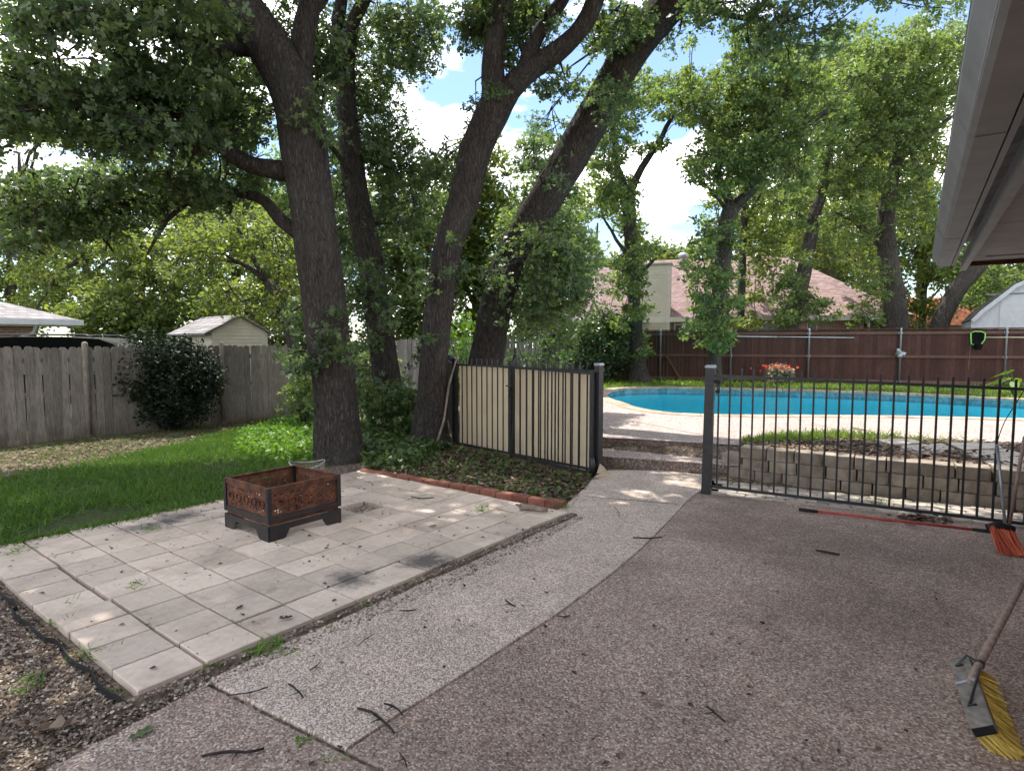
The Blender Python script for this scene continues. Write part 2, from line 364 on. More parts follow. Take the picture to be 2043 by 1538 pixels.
MT['twig'] = M_noisy('dark_twig', (.016, .013, .013), (.055, .043, .038), 25, .9, .15, bump=.4, coord='World')
MT['green_plastic'] = M_noisy('lime_plastic', (.22, .60, .10), (.28, .70, .14), 6, .4, .4)
MT['black_net'] = M_noisy('black_net', (.004, .004, .005), (.012, .012, .012), 30, .9, .1)
MT['blue_pole'] = M_noisy('aluminium_pole', (.50, .58, .62), (.66, .72, .74), 6, .35, .5, metal=.3)
MT['yellow_pole'] = M_noisy('cream_pole', (.60, .56, .36), (.70, .66, .45), 6, .4, .4)
MT['car_paint'] = M_noisy('car_paint', (.006, .006, .008), (.012, .012, .015), 4, .28, .5, bump=0)
MT['chrome'] = M_noisy('bright_rail', (.03, .03, .034), (.06, .06, .066), 4, .35, .5, bump=0)
MT['glass'] = M_noisy('dark_glass', (.05, .06, .065), (.10, .115, .12), 1.5, .08, .8, bump=0)
MT['blind'] = M_noisy('window_blind', (.40, .44, .43), (.52, .55, .53), 2, .3, .5, bump=0)
MT['plaster'] = M_noisy('pool_plaster', (.05, .70, .84), (.07, .78, .90), 2, .6, .2, bump=0, coord='World')
MT['tile_band'] = M_noisy('pool_tile', (.05, .13, .17), (.15, .26, .30), 9, .25, .5, bump=.1, coord='World', objvar=.25)
MT['red_flower'] = M_leaf('red_flower', (.45, .05, .035), (.62, .10, .07), (1, .6, .5), .2, .5, .2)
MT['pebble'] = None
def make_special():
    # rust
    m, t, p, o = newmat('rusty_steel'); b = NB(t); v = b.coord('Object')
    n1 = b.noise(v, 9, 7, .7); c = b.ramp(n1, [(.25, (.022, .014, .012)), (.45, (.075, .030, .018)), (.62, (.16, .062, .030)), (.8, (.27, .12, .06))])
    b.l(c, p.inputs['Base Color']); setp(p, .8, .3); b.bump(p, b.noise(v, 40, 5), .4, .004); MT['rust'] = m
    m, t, p, o = newmat('dark_steel'); b = NB(t); v = b.coord('Object')
    n1 = b.noise(v, 7, 7, .7); c = b.ramp(n1, [(.35, (.016, .016, .019)), (.58, (.035, .028, .027)), (.75, (.11, .05, .03))])
    b.l(c, p.inputs['Base Color']); setp(p, .5, .4, .2); b.bump(p, b.noise(v, 40, 5), .25, .003); MT['dark_steel'] = m
    # dead-leaf litter / pebbles: colour per island
    for key, stops, rough in (('litter', [(0, (.035, .021, .014)), (.4, (.085, .052, .034)), (.75, (.15, .10, .066)), (1, (.27, .20, .14))], .85),
                              ('pebble', [(0, (.08, .06, .045)), (.4, (.19, .145, .11)), (.8, (.34, .27, .21)), (1, (.55, .49, .42))], .8),
                              ('pine_chip', [(0, (.05, .03, .022)), (.5, (.13, .085, .06)), (1, (.26, .19, .14))], .9)):
        m, t, p, o = newmat(key); b = NB(t); b.l(b.ramp(b.island(), stops), p.inputs['Base Color']); setp(p, rough, .2); MT[key] = m
    # ground
    m, t, p, o = newmat('ground_soil'); b = NB(t); v = b.coord('World')
    n1 = b.noise(v, 14, 8, .7); soil = b.ramp(n1, [(.25, (.035, .025, .018)), (.5, (.105, .078, .057)), (.75, (.20, .155, .115))])
    vo = b.n('ShaderNodeTexVoronoi'); vo.inputs['Scale'].default_value = 38; b.l(v, vo.inputs['Vector'])
    sc_ = b.n('ShaderNodeSeparateColor'); b.l(vo.outputs['Color'], sc_.inputs[0])
    pe = b.ramp(sc_.outputs[1], [(0, (.07, .05, .037)), (.6, (.18, .135, .10)), (1, (.40, .33, .27))])
    c = b.mix(b.ramp(b.noise(v, 1.3, 4), [(.35, 0.0), (.6, .8)]), soil, pe)
    at = b.n('ShaderNodeAttribute', attribute_name='turf')
    gr = b.ramp(b.noise(v, 22, 5), [(.3, (.020, .034, .010)), (.7, (.052, .080, .022))])
    c = b.mix(b.math('MULTIPLY', at.outputs['Fac'], .9), c, gr)
    b.l(c, p.inputs['Base Color']); setp(p, .95, .1); b.bump(p, b.math('ADD', n1, vo.outputs['Distance']), .7, .02); MT['ground'] = m
    # pavers
    m, t, p, o = newmat('concrete_paver'); b = NB(t); v = b.coord('World')
    n1 = b.noise(v, 30, 7, .7); c = b.ramp(n1, [(.3, (.50, .40, .315)), (.7, (.63, .515, .42))])
    k = b.math('MULTIPLY_ADD', b.objrand(), .30, .82); mm = b.n('ShaderNodeVectorMath', operation='SCALE'); b.l(c, mm.inputs[0]); b.l(k, mm.inputs['Scale']); c = mm.outputs[0]
    c = b.mix(b.ramp(b.noise(v, 1.9, 7, .68), [(.46, 0.0), (.72, .75)]), c, (.56, .54, .52), 'MULTIPLY')
    c = b.mix(b.ramp(b.noise(v, 5.5, 7, .72), [(.60, 0.0), (.74, .7)]), c, (.42, .40, .39), 'MULTIPLY')
    # soot marks with a shape of their own
    for (sx, sy, rx) in SOOT:
        d = b.n('ShaderNodeVectorMath', operation='DISTANCE'); b.l(v, d.inputs[0]); d.inputs[1].default_value = (sx, sy, .05)
        dd = b.math('ADD', d.outputs['Value'], b.math('MULTIPLY', b.math('SUBTRACT', b.noise(v, 6, 6, .75), .5), rx*2.6))
        c = b.mix(b.ramp(dd, [(rx*.25, .85), (rx, 0.0)]), c, (.06, .055, .055))
    b.l(c, p.inputs['Base Color']); setp(p, .85, .25); b.bump(p, n1, .25, .003); MT['paver'] = m
    # pool water
    m, t, p, o = newmat('pool_water'); b = NB(t); t.nodes.remove(p)
    tr = b.n('ShaderNodeBsdfTransparent'); tr.inputs[0].default_value = (.42, .97, 1.0, 1)
    gl = b.n('ShaderNodeBsdfGlossy'); gl.inputs['Roughness'].default_value = .03
    fr = b.n('ShaderNodeFresnel'); fr.inputs[0].default_value = 1.33
    v = b.coord('World'); bp = b.n('ShaderNodeBump'); bp.inputs['Strength'].default_value = .6; bp.inputs['Distance'].default_value = .03
    b.l(b.noise(v, 3.2, 4, .6, .6), bp.inputs['Height']); b.l(bp.outputs[0], gl.inputs['Normal']); b.l(bp.outputs[0], fr.inputs['Normal'])
    ms = b.n('ShaderNodeMixShader'); b.l(b.math('MULTIPLY', fr.outputs[0], .8), ms.inputs[0]); b.l(tr.outputs[0], ms.inputs[1]); b.l(gl.outputs[0], ms.inputs[2]); b.l(ms.outputs[0], o.inputs[0]); MT['water'] = m
# patio frame: A along the front edge, B across towards the lawn
PO = Vector((-1.728, 2.677)); PA = Vector((math.cos(.9166), math.sin(.9166))); PB = Vector((-PA.y, PA.x)); PT = .310
def pat(a, b, z=0.0): q = PO + PA*a + PB*b; return Vector((q.x, q.y, z))
_s1 = G(860, 1118, .05); _s2 = G(300, 1045, .05); _s3 = G(360, 1030, .05); _s4 = G(700, 1155, .05)
SOOT = [(_s1.x, _s1.y, .22), (_s2.x, _s2.y, .26), (_s3.x, _s3.y, .24), (_s4.x, _s4.y, .2)]
make_special()

# ------------------------------------------------------------------ foliage helpers
LEAF_OAK_V = np.array([(0,0,0),(0,.33,.03),(0,.66,.02),(0,1,-.08),(.13,.22,.06),(.33,.42,.10),(.36,.68,.08),(.19,.92,-.02),(-.13,.22,.06),(-.33,.42,.10),(-.36,.68,.08),(-.19,.92,-.02)], np.float32)
LEAF_OAK_F = [(0,4,1),(1,5,6,2),(2,7,3),(0,1,8),(1,2,10,9),(2,3,11)]
LEAF_KITE_V = np.array([(0,0,0),(.30,.55,.10),(0,1,-.04),(-.30,.55,.10)], np.float32)
LEAF_KITE_F = [(0,1,2),(0,2,3)]
LEAF_SPRAY_V = np.array([(0,0,0),(.42,.35,.08),(.16,.5,.02),(.30,.95,-.05),(0,.75,.06),(-.34,.9,.02),(-.15,.5,-.03),(-.45,.4,.08)], np.float32)
LEAF_SPRAY_F = [(0,1,2),(2,3,4),(4,5,6),(6,7,0),(0,2,4,6)]
BLADE_V = np.array([(-.045,0,0),(.045,0,0),(.035,.55,.06),(-.035,.55,.06),(0,1,.28)], np.float32)
BLADE_F = [(0,1,2,3),(3,2,4)]
PEB_V = np.array([(.5,0,0),(0,.42,0),(-.5,0,0),(0,-.42,0),(.05,.03,.36)], np.float32)
PEB_F = [(0,1,4),(1,2,4),(2,3,4),(3,0,4)]
def leaf_mesh(name, P, S, tmpl, m, parent=None, upright=0.0, flat=False, axis=None):
    """one mesh of len(P) small leaves. upright>0: axis points up (grass); flat: lying on the ground"""
    TV, TF = tmpl; P = np.asarray(P, np.float32); N = len(P); S = np.broadcast_to(np.asarray(S, np.float32), (N,))
    if axis is not None: ax = np.asarray(axis, np.float32)
    elif upright:
        ax = rs.normal(size=(N, 3)); ax[:, 2] = np.abs(ax[:, 2])*.3 + upright
    elif flat:
        ax = rs.normal(size=(N, 3)); ax[:, 2] *= .12
    else:
        ax = rs.normal(size=(N, 3)); ax[:, 2] = ax[:, 2]*.7 - .15
    ax /= np.linalg.norm(ax, axis=1, keepdims=True) + 1e-9
    if flat: nr = rs.normal(size=(N, 3))*.22 + np.array([0, 0, 1.0])
    else: nr = rs.normal(size=(N, 3)) + np.array([0, 0, .9 if not upright else 0])
    sd = np.cross(ax, nr); sd /= np.linalg.norm(sd, axis=1, keepdims=True) + 1e-9
    nn = np.cross(sd, ax)
    V = (P[:, None, :] + S[:, None, None]*(TV[None, :, 0:1]*sd[:, None, :] + TV[None, :, 1:2]*ax[:, None, :] + TV[None, :, 2:3]*nn[:, None, :])).reshape(-1, 3)
    cnt = np.tile([len(f) for f in TF], N); base = np.concatenate([np.array(f) for f in TF])
    idx = (base[None, :] + (np.arange(N)*len(TV))[:, None]).ravel()
    return npmesh(name, V, cnt, idx, m, parent)
OAK = (LEAF_OAK_V, LEAF_OAK_F); KITE = (LEAF_KITE_V, LEAF_KITE_F); SPRAY = (LEAF_SPRAY_V, LEAF_SPRAY_F); BLADE = (BLADE_V, BLADE_F); PEB = (PEB_V, PEB_F)

# gaps where the sky shows through (photo pixels: cx, cy, rx, ry)
GAPS = [(885, 238, 62, 78), (860, 190, 70, 40), (960, 130, 34, 40), (60, 320, 88, 36), (172, 112, 44, 40), (1298, 255, 22, 30), (1322, 375, 56, 78), (1352, 295, 26, 14),
        (1215, 470, 34, 40), (1345, 460, 44, 36), (1762, 18, 80, 20), (1700, 30, 30, 30), (1893, 250, 16, 60), (1880, 370, 18, 40), (1310, 420, 46, 54), (1420, 80, 34, 60), (1330, 30, 20, 26), (275, 18, 30, 20), (1610, 40, 40, 20)]
def in_gap(p, grow=1.0):
    x, y = proj(p)
    for (a, b, c, d) in GAPS:
        if ((x-a)/(c*grow))**2 + ((y-b)/(d*grow))**2 < 1: return True
    return False
# places that stand in full sun: crowns leave the sun's path to them open
LIT = [(Vector((3.4, 9.9, .3)), 1.6), (Vector((5.6, 9.6, .3)), 1.6), (Vector((7.6, 9.2, .3)), 1.6), (Vector((6, 14, .2)), 3.2), (Vector((10, 13.5, .2)), 3.0), (Vector((2.0, 9.2, .3)), .7), (Vector((8, 19.5, .3)), 1.2), (Vector((12, 17.5, .3)), 1.4)]
def shades_lit(p):
    for q, r in LIT:
        d = Vector(p) - q; t = d.dot(SUNV)
        if t > 0 and (d - SUNV*t).length < r: return True
    return False
def smooth_path(pts, radii, step):
    """Catmull-Rom through pts with radii, resampled about every step metres"""
    P = [Vector(p) for p in pts]; n = len(P); op, orr = [], []
    for i in range(n-1):
        p0, p1, p2, p3 = P[max(i-1, 0)], P[i], P[i+1], P[min(i+2, n-1)]
        k = max(2, int((p2-p1).length/step))
        for j in range(k):
            t = j/k
            op.append(.5*((2*p1) + (p2-p0)*t + (2*p0-5*p1+4*p2-p3)*t*t + (3*p1-p0-3*p2+p3)*t**3)); orr.append(radii[i] + (radii[i+1]-radii[i])*t)
    op.append(P[-1]); orr.append(radii[-1]); return op, orr

class Tree:
    def __init__(s, label, group='trees in view', name='oak_tree', base=(0, 0, 0), bark='bark', leaf='leaf_near', tmpl=OAK, lsize=.12):
        s.root = thing(name, label, 'tree', base, 0, None); s.base = Vector(base)
        s.bark = MT[bark]; s.leaf = MT[leaf]; s.tmpl = tmpl; s.ls = lsize
        s.wood = MB(); s.limb = MB(); s.nodes = []; s.P = []; s.P2 = []; s.upper = False; s.seed = rnd.random()*50
    def trunk(s, pts, radii, n=30, step=.09, furrow=.07):
        p, r = smooth_path(pts, radii, step); m = s.wood; b = len(m.v)
        m.tube([q - s.base for q in p], r, n)
        for i in range(len(p)):
            for k in range(n):
                j = b+i*n+k; v = Vector(m.v[j]); c = p[i]-s.base; d = v-c; a = 2*PI*k/n
                h = mnoise.noise(Vector((math.cos(a)*4+s.seed, math.sin(a)*4, v.z*1.1)))*furrow + mnoise.noise(Vector((math.cos(a)*11+s.seed, math.sin(a)*11, v.z*3)))*furrow*.6
                m.v[j] = tuple(c + d*(1+h))
        s.nodes += [(q, rr) for q, rr in zip(p, r)]
        return p, r
    def branch(s, pts, radii, n=7, step=.25, wob=.18, own=True):
        p, r = smooth_path(pts, radii, step)
        q = [x + Vector((mnoise.noise(x*1.3+Vector((s.seed, 0, 0))), mnoise.noise(x*1.3+Vector((0, s.seed, 9))), mnoise.noise(x*1.3+Vector((5, 0, s.seed)))))*wob*min(1, i/3) for i, x in enumerate(p)]
        if own:
            mb = MB(); mb.tube([x - s.base for x in q], r, n, wob=.12, seed=s.seed); mb.build('limb', s.bark, s.root, True)
        else: s.limb.tube([x - s.base for x in q], r, n, wob=.12, seed=s.seed)
        s.nodes += [(x, rr) for x, rr in zip(q, r)]
        return q, r
    def clump(s, c, rad, n, flat=.65, force=False):
        if not force and in_gap(c): return False
        if s.base.y < 15 and shades_lit(c): return False
        q = rs.normal(size=(n, 3)); q /= np.linalg.norm(q, axis=1, keepdims=True); q *= (rs.rand(n, 1)**.45)*rad; q[:, 2] *= flat
        (s.P2 if s.upper else s.P).append(q + np.array(c)); return True
    def spray(s, start, end, r0, depth, nl, rad):
        """a limb that splits into twigs, each ending in a clump of leaves"""
        start, end = Vector(start), Vector(end); L = (end-start).length
        mid = (start+end)/2 + Vector((rnd.uniform(-1, 1), rnd.uniform(-1, 1), rnd.uniform(.1, .9)))*L*.13
        q, r = s.branch([start, mid, end], [r0, r0*.65, r0*.3], 6 if r0 > .03 else 4, max(.3, L/7), .1, False)
        for i, x in enumerate(q):
            if i < len(q)*.3: continue
            for _ in range(depth):
                d = Vector((rnd.gauss(0, 1), rnd.gauss(0, 1), rnd.gauss(.1, .6))).normalized()*rnd.uniform(.3, .75)*max(.7, L*.28)
                e = x + d
                if s.clump(e, rad*rnd.uniform(.7, 1.25), int(nl*rnd.uniform(.6, 1.3))):
                    s.limb.tube([x-s.base, x+d*.5+Vector((0, 0, .04))-s.base, e-s.base], [r[i]*.5+.004, .008, .004], 3, cap=False)
                    if rnd.random() < .5: s.clump(x+d*.55, rad*.7, int(nl*.5))
        s.clump(end, rad, nl)
    def fill(s, blobs, dens=1.0, rad=.38, nl=42):
        """foliage masses given as (px, py, depth, rx, ry, clumps); each clump hangs on a twig from the nearest limb"""
        for (px, py, y, rx, ry, n) in blobs:
            for _ in range(int(n*dens)):
                a = rnd.uniform(0, 2*PI); k = math.sqrt(rnd.random()); yy = y + rnd.uniform(-1, 1)*max(.5, y*.09)
                c = D(px + rx*k*math.cos(a), py + ry*k*math.sin(a), yy)
                if c.z < .3: continue
                if s.clump(c, rad*rnd.uniform(.6, 1.3), int(nl*rnd.uniform(.5, 1.4))):
                    best = min(((q-c).length_squared + (0 if rr < .2 else .3), i) for i, (q, rr) in enumerate(s.nodes) if i % 2 == 0)
                    q, rr = s.nodes[best[1]]
                    if (q-c).length < 4.0:
                        mid = (q+c)/2 + Vector((rnd.gauss(0, .1), rnd.gauss(0, .1), rnd.gauss(.05, .1)))
                        s.limb.tube([q-s.base, mid-s.base, c-s.base], [min(rr*.5, .03), .014, .005], 4, cap=False)
                        s.nodes.append((mid, .014))
    def finish(s):
        s.wood.build('trunk', s.bark, s.root, True)
        if s.limb.v: s.limb.build('twig_work', s.bark, s.root, True)['kind'] = 'stuff'
        if s.P2:
            P = np.concatenate(s.P2) - np.array(s.base)
            leaf_mesh('upper_crown', P, s.ls*1.3*(.6+.8*rs.rand(len(P))), KITE, s.leaf, s.root)['kind'] = 'stuff'
        if s.P:
            P = np.concatenate(s.P) - np.array(s.base)
            o = leaf_mesh('crown', P, s.ls*(.6+.8*rs.rand(len(P))), s.tmpl, s.leaf, s.root); o['kind'] = 'stuff'; s.count = len(P)
        return s.root

# ================================================================== SETTING
def cat_closed(pts, step):
    P = [Vector(p) for p in pts]; n = len(P); o = []
    for i in range(n):
        p0, p1, p2, p3 = P[i-1], P[i], P[(i+1) % n], P[(i+2) % n]; k = max(2, int((p2-p1).length/step))
        for j in range(k):
            t = j/k; o.append(.5*((2*p1) + (p2-p0)*t + (2*p0-5*p1+4*p2-p3)*t*t + (3*p1-p0-3*p2+p3)*t**3))
    return o
def offset_closed(P, d):
    n = len(P); o = []
    for i in range(n):
        t = (P[(i+1) % n]-P[i-1]).normalized(); o.append(P[i] + Vector((-t.y, t.x))*d)
    return o
def inside(p, poly):
    x, y = p[0], p[1]; c = False; n = len(poly); j = n-1
    for i in range(n):
        xi, yi, xj, yj = poly[i][0], poly[i][1], poly[j][0], poly[j][1]
        if (yi > y) != (yj > y) and x < (xj-xi)*(y-yi)/(yj-yi)+xi: c = not c
        j = i
    return c
DECK = .29
POOL_OUT = cat_closed([(2.25,13.6),(2.35,12.6),(2.7,11.75),(3.2,11.3),(4,11.1),(5.3,11.0),(7.1,10.9),(9,10.5),(11,9.9),(13,9.6),(15,10.2),(15.5,11.8),(14.3,13.6),(12.5,14.8),(10.7,16.5),(8.55,17.7),(5.85,18.6),(4.4,18.9),(3.0,18.2),(2.3,16.5),(2.1,15)], .12)
POOL_IN = offset_closed(POOL_OUT, .30)

# ground sheet
def axis_lines(a, b, step, far):
    c = list(np.arange(a, b+1e-6, step)); s = step; x = c[-1]
    while x < far: s *= 1.35; x += s; c.append(x)
    s = step; x = c[0]; f = []
    while x > -far: s *= 1.35; x -= s; f.append(x)
    return f[::-1] + c
gx = axis_lines(-11, 17, .28, 220); gy = axis_lines(-1, 24, .28, 260)
LAWN_PX = [(-260, 1010), (0, 955), (150, 928), (300, 900), (430, 868), (560, 838), (640, 832), (650, 930), (590, 940), (437, 1012), (130, 1068), (0, 1098), (-260, 1150)]
LAWN = [GT(*p) for p in LAWN_PX]
gv = []; turf = []
for y in gy:
    for x in gx:
        z = terr(x, y)
        if 1.5 < x < 16.5 and 9 < y < 20 and inside((x, y), POOL_OUT): z = -2.2
        else: z += .025*mnoise.noise(Vector((x*.8, y*.8, 0)))*(1 if not (y < 8.2 and x > -2.5) else 0)
        if x > -3.2 and y < 7.9 and (x-1.2)*.49+(y-7.9)*.87 < .2: z = min(z, -.012)
        gv.append((x, y, z)); d = (x-LF0.x)*LFN.x + (y-LF0.y)*LFN.y
        turf.append(1.0 if (inside((x, y), LAWN) or d < -.5 or y > 24 or (y > 15 and x > 2)) else (0.35 if y > 9 else 0.0))
nx = len(gx); gf = [(j*nx+i, j*nx+i+1, (j+1)*nx+i+1, (j+1)*nx+i) for j in range(len(gy)-1) for i in range(nx-1)]
me = bpy.data.meshes.new('ground'); me.from_pydata(gv, [], gf); me.materials.append(MT['ground'])
at = me.attributes.new('turf', 'FLOAT', 'POINT'); at.data.foreach_set('value', turf)
me.polygons.foreach_set('use_smooth', [True]*len(gf)); tag(link('ground', me), kind='structure')

# driveway, front apron, walkway: slabs with real edges
WALK_L = [G(*p) for p in [(415, 1358), (500, 1316), (600, 1263), (750, 1190), (900, 1124), (1000, 1076), (1080, 1036), (1128, 1008), (1168, 972), (1188, 948)]]
WALK_R = [G(*p) for p in [(706, 1530), (800, 1421), (927, 1343), (1025, 1279), (1113.6, 1222.7), (1216, 1147), (1280, 1093), (1329, 1044), (1372, 998), (1392, 982)]]
WALK_R[0] = G(690, 1494)
DRV_EDGE = [G(1410, 984), G(1600, 1003), G(1800, 1025), G(2043, 1052)]
def slab(name, top, m, z1=0.0, z0=-.12, rnd_=.008):
    mb = MB(); mb.prism([(p.x, p.y) for p in top], z0, z1, inset=rnd_); o = mb.build(name, m); return tag(o, kind='structure')
def ccw(P):
    a = sum(P[i][0]*P[(i+1) % len(P)][1]-P[(i+1) % len(P)][0]*P[i][1] for i in range(len(P))); return P if a > 0 else P[::-1]
j0, j1 = G(415, 1358), G(690, 1494)
jd = (j1-j0).normalized(); wn_ = Vector((jd.y, -jd.x, 0))                    # joint direction, towards the camera
wk = WALK_L + [G(1215, 938)] + [G(1330, 938), G(1400, 945), G(1420, 962)] + list(reversed(WALK_R))
slab('walkway', ccw(wk), MT['walk'], 0.004)
drv = [p + (q).normalized()*.006 for p, q in zip(WALK_R, [Vector((.6, -.8, 0))]*len(WALK_R))]
j1b = j1 + jd*.55
drive_poly = drv + DRV_EDGE + [Vector((7.5, 3.0, 0)), Vector((7.5, -9, 0)), Vector((-1.2, -9, 0)) , j1b + wn_*.0 + Vector((.05, -1.4, 0)), j1b + jd*.02]
slab('driveway', ccw(drive_poly), MT['drive'], 0.0)
ap0 = j0 + wn_*.022; ap1 = j1b + wn_*.022
apron = [ap0, ap1, ap1 + Vector((.03, -1.42, 0)), Vector((-1.22, -9, 0)), Vector((-3.6, -9, 0)), G(-150, 1640), G(92, 1536), G(300, 1425), G(395, 1372)]
slab('driveway_apron', ccw(apron), MT['drive'], 0.002)
# expansion joints in the walkway: dark felt and a pale saw line
mb = MB(); a, b_ = G(1166, 990, .006), G(1352, 1006, .006); n_ = Vector((0, .016, 0)); mb.quad(a, b_, b_+n_, a+n_); tag(mb.build('walkway_joint', MT['plastic_black']), kind='structure')
mb = MB(); a, b_ = G(1040, 1099, .006), G(1222, 1147, .006); n_ = Vector((.003, .007, 0)); mb.quad(a, b_, b_+n_, a+n_); tag(mb.build('walkway_joint', MT['walk']), kind='structure')
mb = MB(); a, b_ = Vector((j0.x, j0.y, -.02)), Vector((j1b.x, j1b.y, -.02)); mb.quad(a, b_, b_+wn_*.03, a+wn_*.03); tag(mb.build('driveway_joint', MT['rust']), kind='structure')

# ---- patio of square concrete pavers
patio = link('patio', None, None, (PO.x, PO.y, 0), math.atan2(PA.y, PA.x)); tag(patio, kind='structure')
mb = MB(); mb.box(-.03, 12*PT+.03, -.02, 10*PT+.03, -.05, .004); bed = mb.build('bedding', MT['ground'], patio)
g = .0065; PAVERS = []
for k in range(4):
    e = [rnd.uniform(-.002, .002) for _ in range(8)]
    mb = MB(); mb.prism([(g+e[0], g+e[1]), (PT-g+e[2], g+e[3]), (PT-g+e[4], PT-g+e[5]), (g+e[6], PT-g+e[7])], -.045, 0, inset=.004)
    me = mb.mesh('paver'); me.materials.append(MT['paver']); PAVERS.append(me)
for i in range(12):
    for j in range(10):
        if (i, j) == (8, 5): continue
        dz = rnd.uniform(-.003, .003); gapx = 0
        if i == 0: dz -= .002 + .008*max(0, 1-abs(j-5)/2.5); gapx = -.005 - (.010 if 4 <= j <= 6 else 0)
        o = link('paver', PAVERS[(i*3+j) % 4], patio, (i*PT+gapx+rnd.uniform(-.002, .002), j*PT+rnd.uniform(-.002, .002), .048+dz))
        o.rotation_euler = (rnd.uniform(-.008, .008), rnd.uniform(-.008, .008), rnd.uniform(-.008, .008))

mb = MB(); n_ = 40
for k in range(n_):
    a0, a1 = -.12 + (12*PT+.2)*k/n_, -.12 + (12*PT+.2)*(k+1)/n_
    h = lambda a: .020 + .010*mnoise.noise(Vector((a*4, 2, 0))); w_ = lambda a: -.085 - .03*mnoise.noise(Vector((a*3, 7, 0)))
    mb.quad(pat(a0, .01, h(a0)+.004), pat(a0, w_(a0)*.5, h(a0)), pat(a1, w_(a1)*.5, h(a1)), pat(a1, .01, h(a1)+.004)); mb.quad(pat(a0, w_(a0)*.5, h(a0)), pat(a0, w_(a0), -.02), pat(a1, w_(a1), -.02), pat(a1, w_(a1)*.5, h(a1)))
tag(mb.build('soil_seam', MT['ground'], None, True), kind='structure')
# ---- brick edging
def rbox(mb, lx, ly, lz, c=.006):
    mb.prism([(-lx/2, -ly/2), (lx/2, -ly/2), (lx/2, ly/2), (-lx/2, ly/2)], 0, lz, inset=c); return mb
edging = thing('brick_edging', 'low row of red bricks laid along the far edge of the patio', 'brick edging')
be0, be1 = GT(728, 948), GT(1128, 1014); bl = .205
mb = rbox(MB(), bl-.008, .095, .085); BR = mb.mesh('brick'); BR.materials.append(MT['brick'])
L = (be1-be0).length; n = int(L/bl); dirb = (be1-be0).normalized(); rzb = math.atan2(dirb.y, dirb.x)
for i in range(n+1):
    p = be0 + dirb*bl*(i+.3) + Vector((rnd.uniform(-.008, .008), rnd.uniform(-.012, .012), 0))
    link('brick', BR, edging, (p.x, p.y, -.02+rnd.uniform(-.006, .006)), None, (rnd.uniform(-.03, .03), rnd.uniform(-.03, .03), rzb+rnd.uniform(-.04, .04)))

# ---- steps up to the pool deck
s0 = G(1196, 929); s1 = G(1462, 949); sdir = (s1-s0).normalized(); snor = Vector((-sdir.y, sdir.x, 0)); Ls = (s1-s0).length+.35; srz = math.atan2(sdir.y, sdir.x)
steps = link('deck_steps', None, None, (s0.x, s0.y, 0), srz); tag(steps, kind='structure')
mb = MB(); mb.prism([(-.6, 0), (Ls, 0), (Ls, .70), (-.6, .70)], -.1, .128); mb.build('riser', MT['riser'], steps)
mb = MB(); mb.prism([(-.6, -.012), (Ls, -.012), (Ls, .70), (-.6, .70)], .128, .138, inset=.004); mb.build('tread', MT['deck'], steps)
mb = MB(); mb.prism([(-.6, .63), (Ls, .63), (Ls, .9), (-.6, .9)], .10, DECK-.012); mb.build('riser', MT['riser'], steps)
def SL(a, b, z=0): q = s0 + sdir*a + snor*b; return Vector((q.x, q.y, z))

# ---- pool deck, lawn behind, coping, pool
def near_range(P):  # indices of the pool outline facing the deck: from the left tip to the right end
    return [i for i, p in enumerate(P)]
iL = min(range(len(POOL_OUT)), key=lambda i: (POOL_OUT[i]-Vector((2.1, 15))).length)
iR = min(range(len(POOL_OUT)), key=lambda i: (POOL_OUT[i]-Vector((15.5, 11.8))).length)
nO = len(POOL_OUT)
def arc(i, j):
    o = [i]
    while o[-1] != j: o.append((o[-1]+1) % nO)
    return o
near = arc(iL, iR); far = arc(iR, iL)
dk = [POOL_OUT[i].to_3d() for i in near]
poly = dk + [Vector((22, 11.5, 0)), Vector((22, 2, 0)), Vector((9, 3.0, 0)), SL(3.2, .62), SL(-.6, .62), Vector((.25, 9.2, 0)), Vector((.6, 15, 0))]
mb = MB(); mb.poly([(p.x, p.y, DECK) for p in ccw(poly)]); tag(mb.build('pool_deck', MT['deck']), kind='structure')
dj0, dj1 = G(1204, 817, DECK+.004), G(1236, 812, DECK+.004)
for a, b_ in ((G(1195, 818, DECK+.004), G(1240, 811.5, DECK+.004)), (G(1585, 833.5, DECK+.004), G(1720, 872, DECK+.004))):
    mb = MB(); d_ = (b_-a).normalized(); nn = Vector((-d_.y, d_.x, 0))*.012; mb.quad(a, b_, b_+nn, a+nn); tag(mb.build('deck_joint', MT['riser']), kind='structure')
lawn_poly = [POOL_OUT[i].to_3d() for i in far] + [Vector((.6, 15, 0)), Vector((.6, 24.3, 0)), Vector((5.2, 23.2, 0)), Vector((22, 17.6, 0)), Vector((22, 11.5, 0))]
mb = MB(); mb.poly([(p.x, p.y, DECK-.03) for p in ccw(lawn_poly)]); o = mb.build('pool_lawn', MT['ground']); tag(o, kind='structure')
ta = o.data.attributes.new('turf', 'FLOAT', 'POINT'); ta.data.foreach_set('value', [1.0]*len(o.data.vertices))
pool = link('swimming_pool', None); tag(pool, 'kidney shaped swimming pool of bright blue water with stone coping', 'pool')
WATER = DECK - .17
mb = MB()
for i in range(nO):
    a, b_ = POOL_IN[i], POOL_IN[(i+1) % nO]; mb.quad((a.x, a.y, -1.3), (b_.x, b_.y, -1.3), (b_.x, b_.y, WATER-.06), (a.x, a.y, WATER-.06))
mb.poly([(p.x, p.y, -1.3) for p in POOL_IN]); mb.build('basin', MT['plaster'], pool)
mb = MB(); mb.poly([(p.x, p.y, WATER) for p in offset_closed(POOL_OUT, .295)]); mb.build('water', MT['water'], pool)
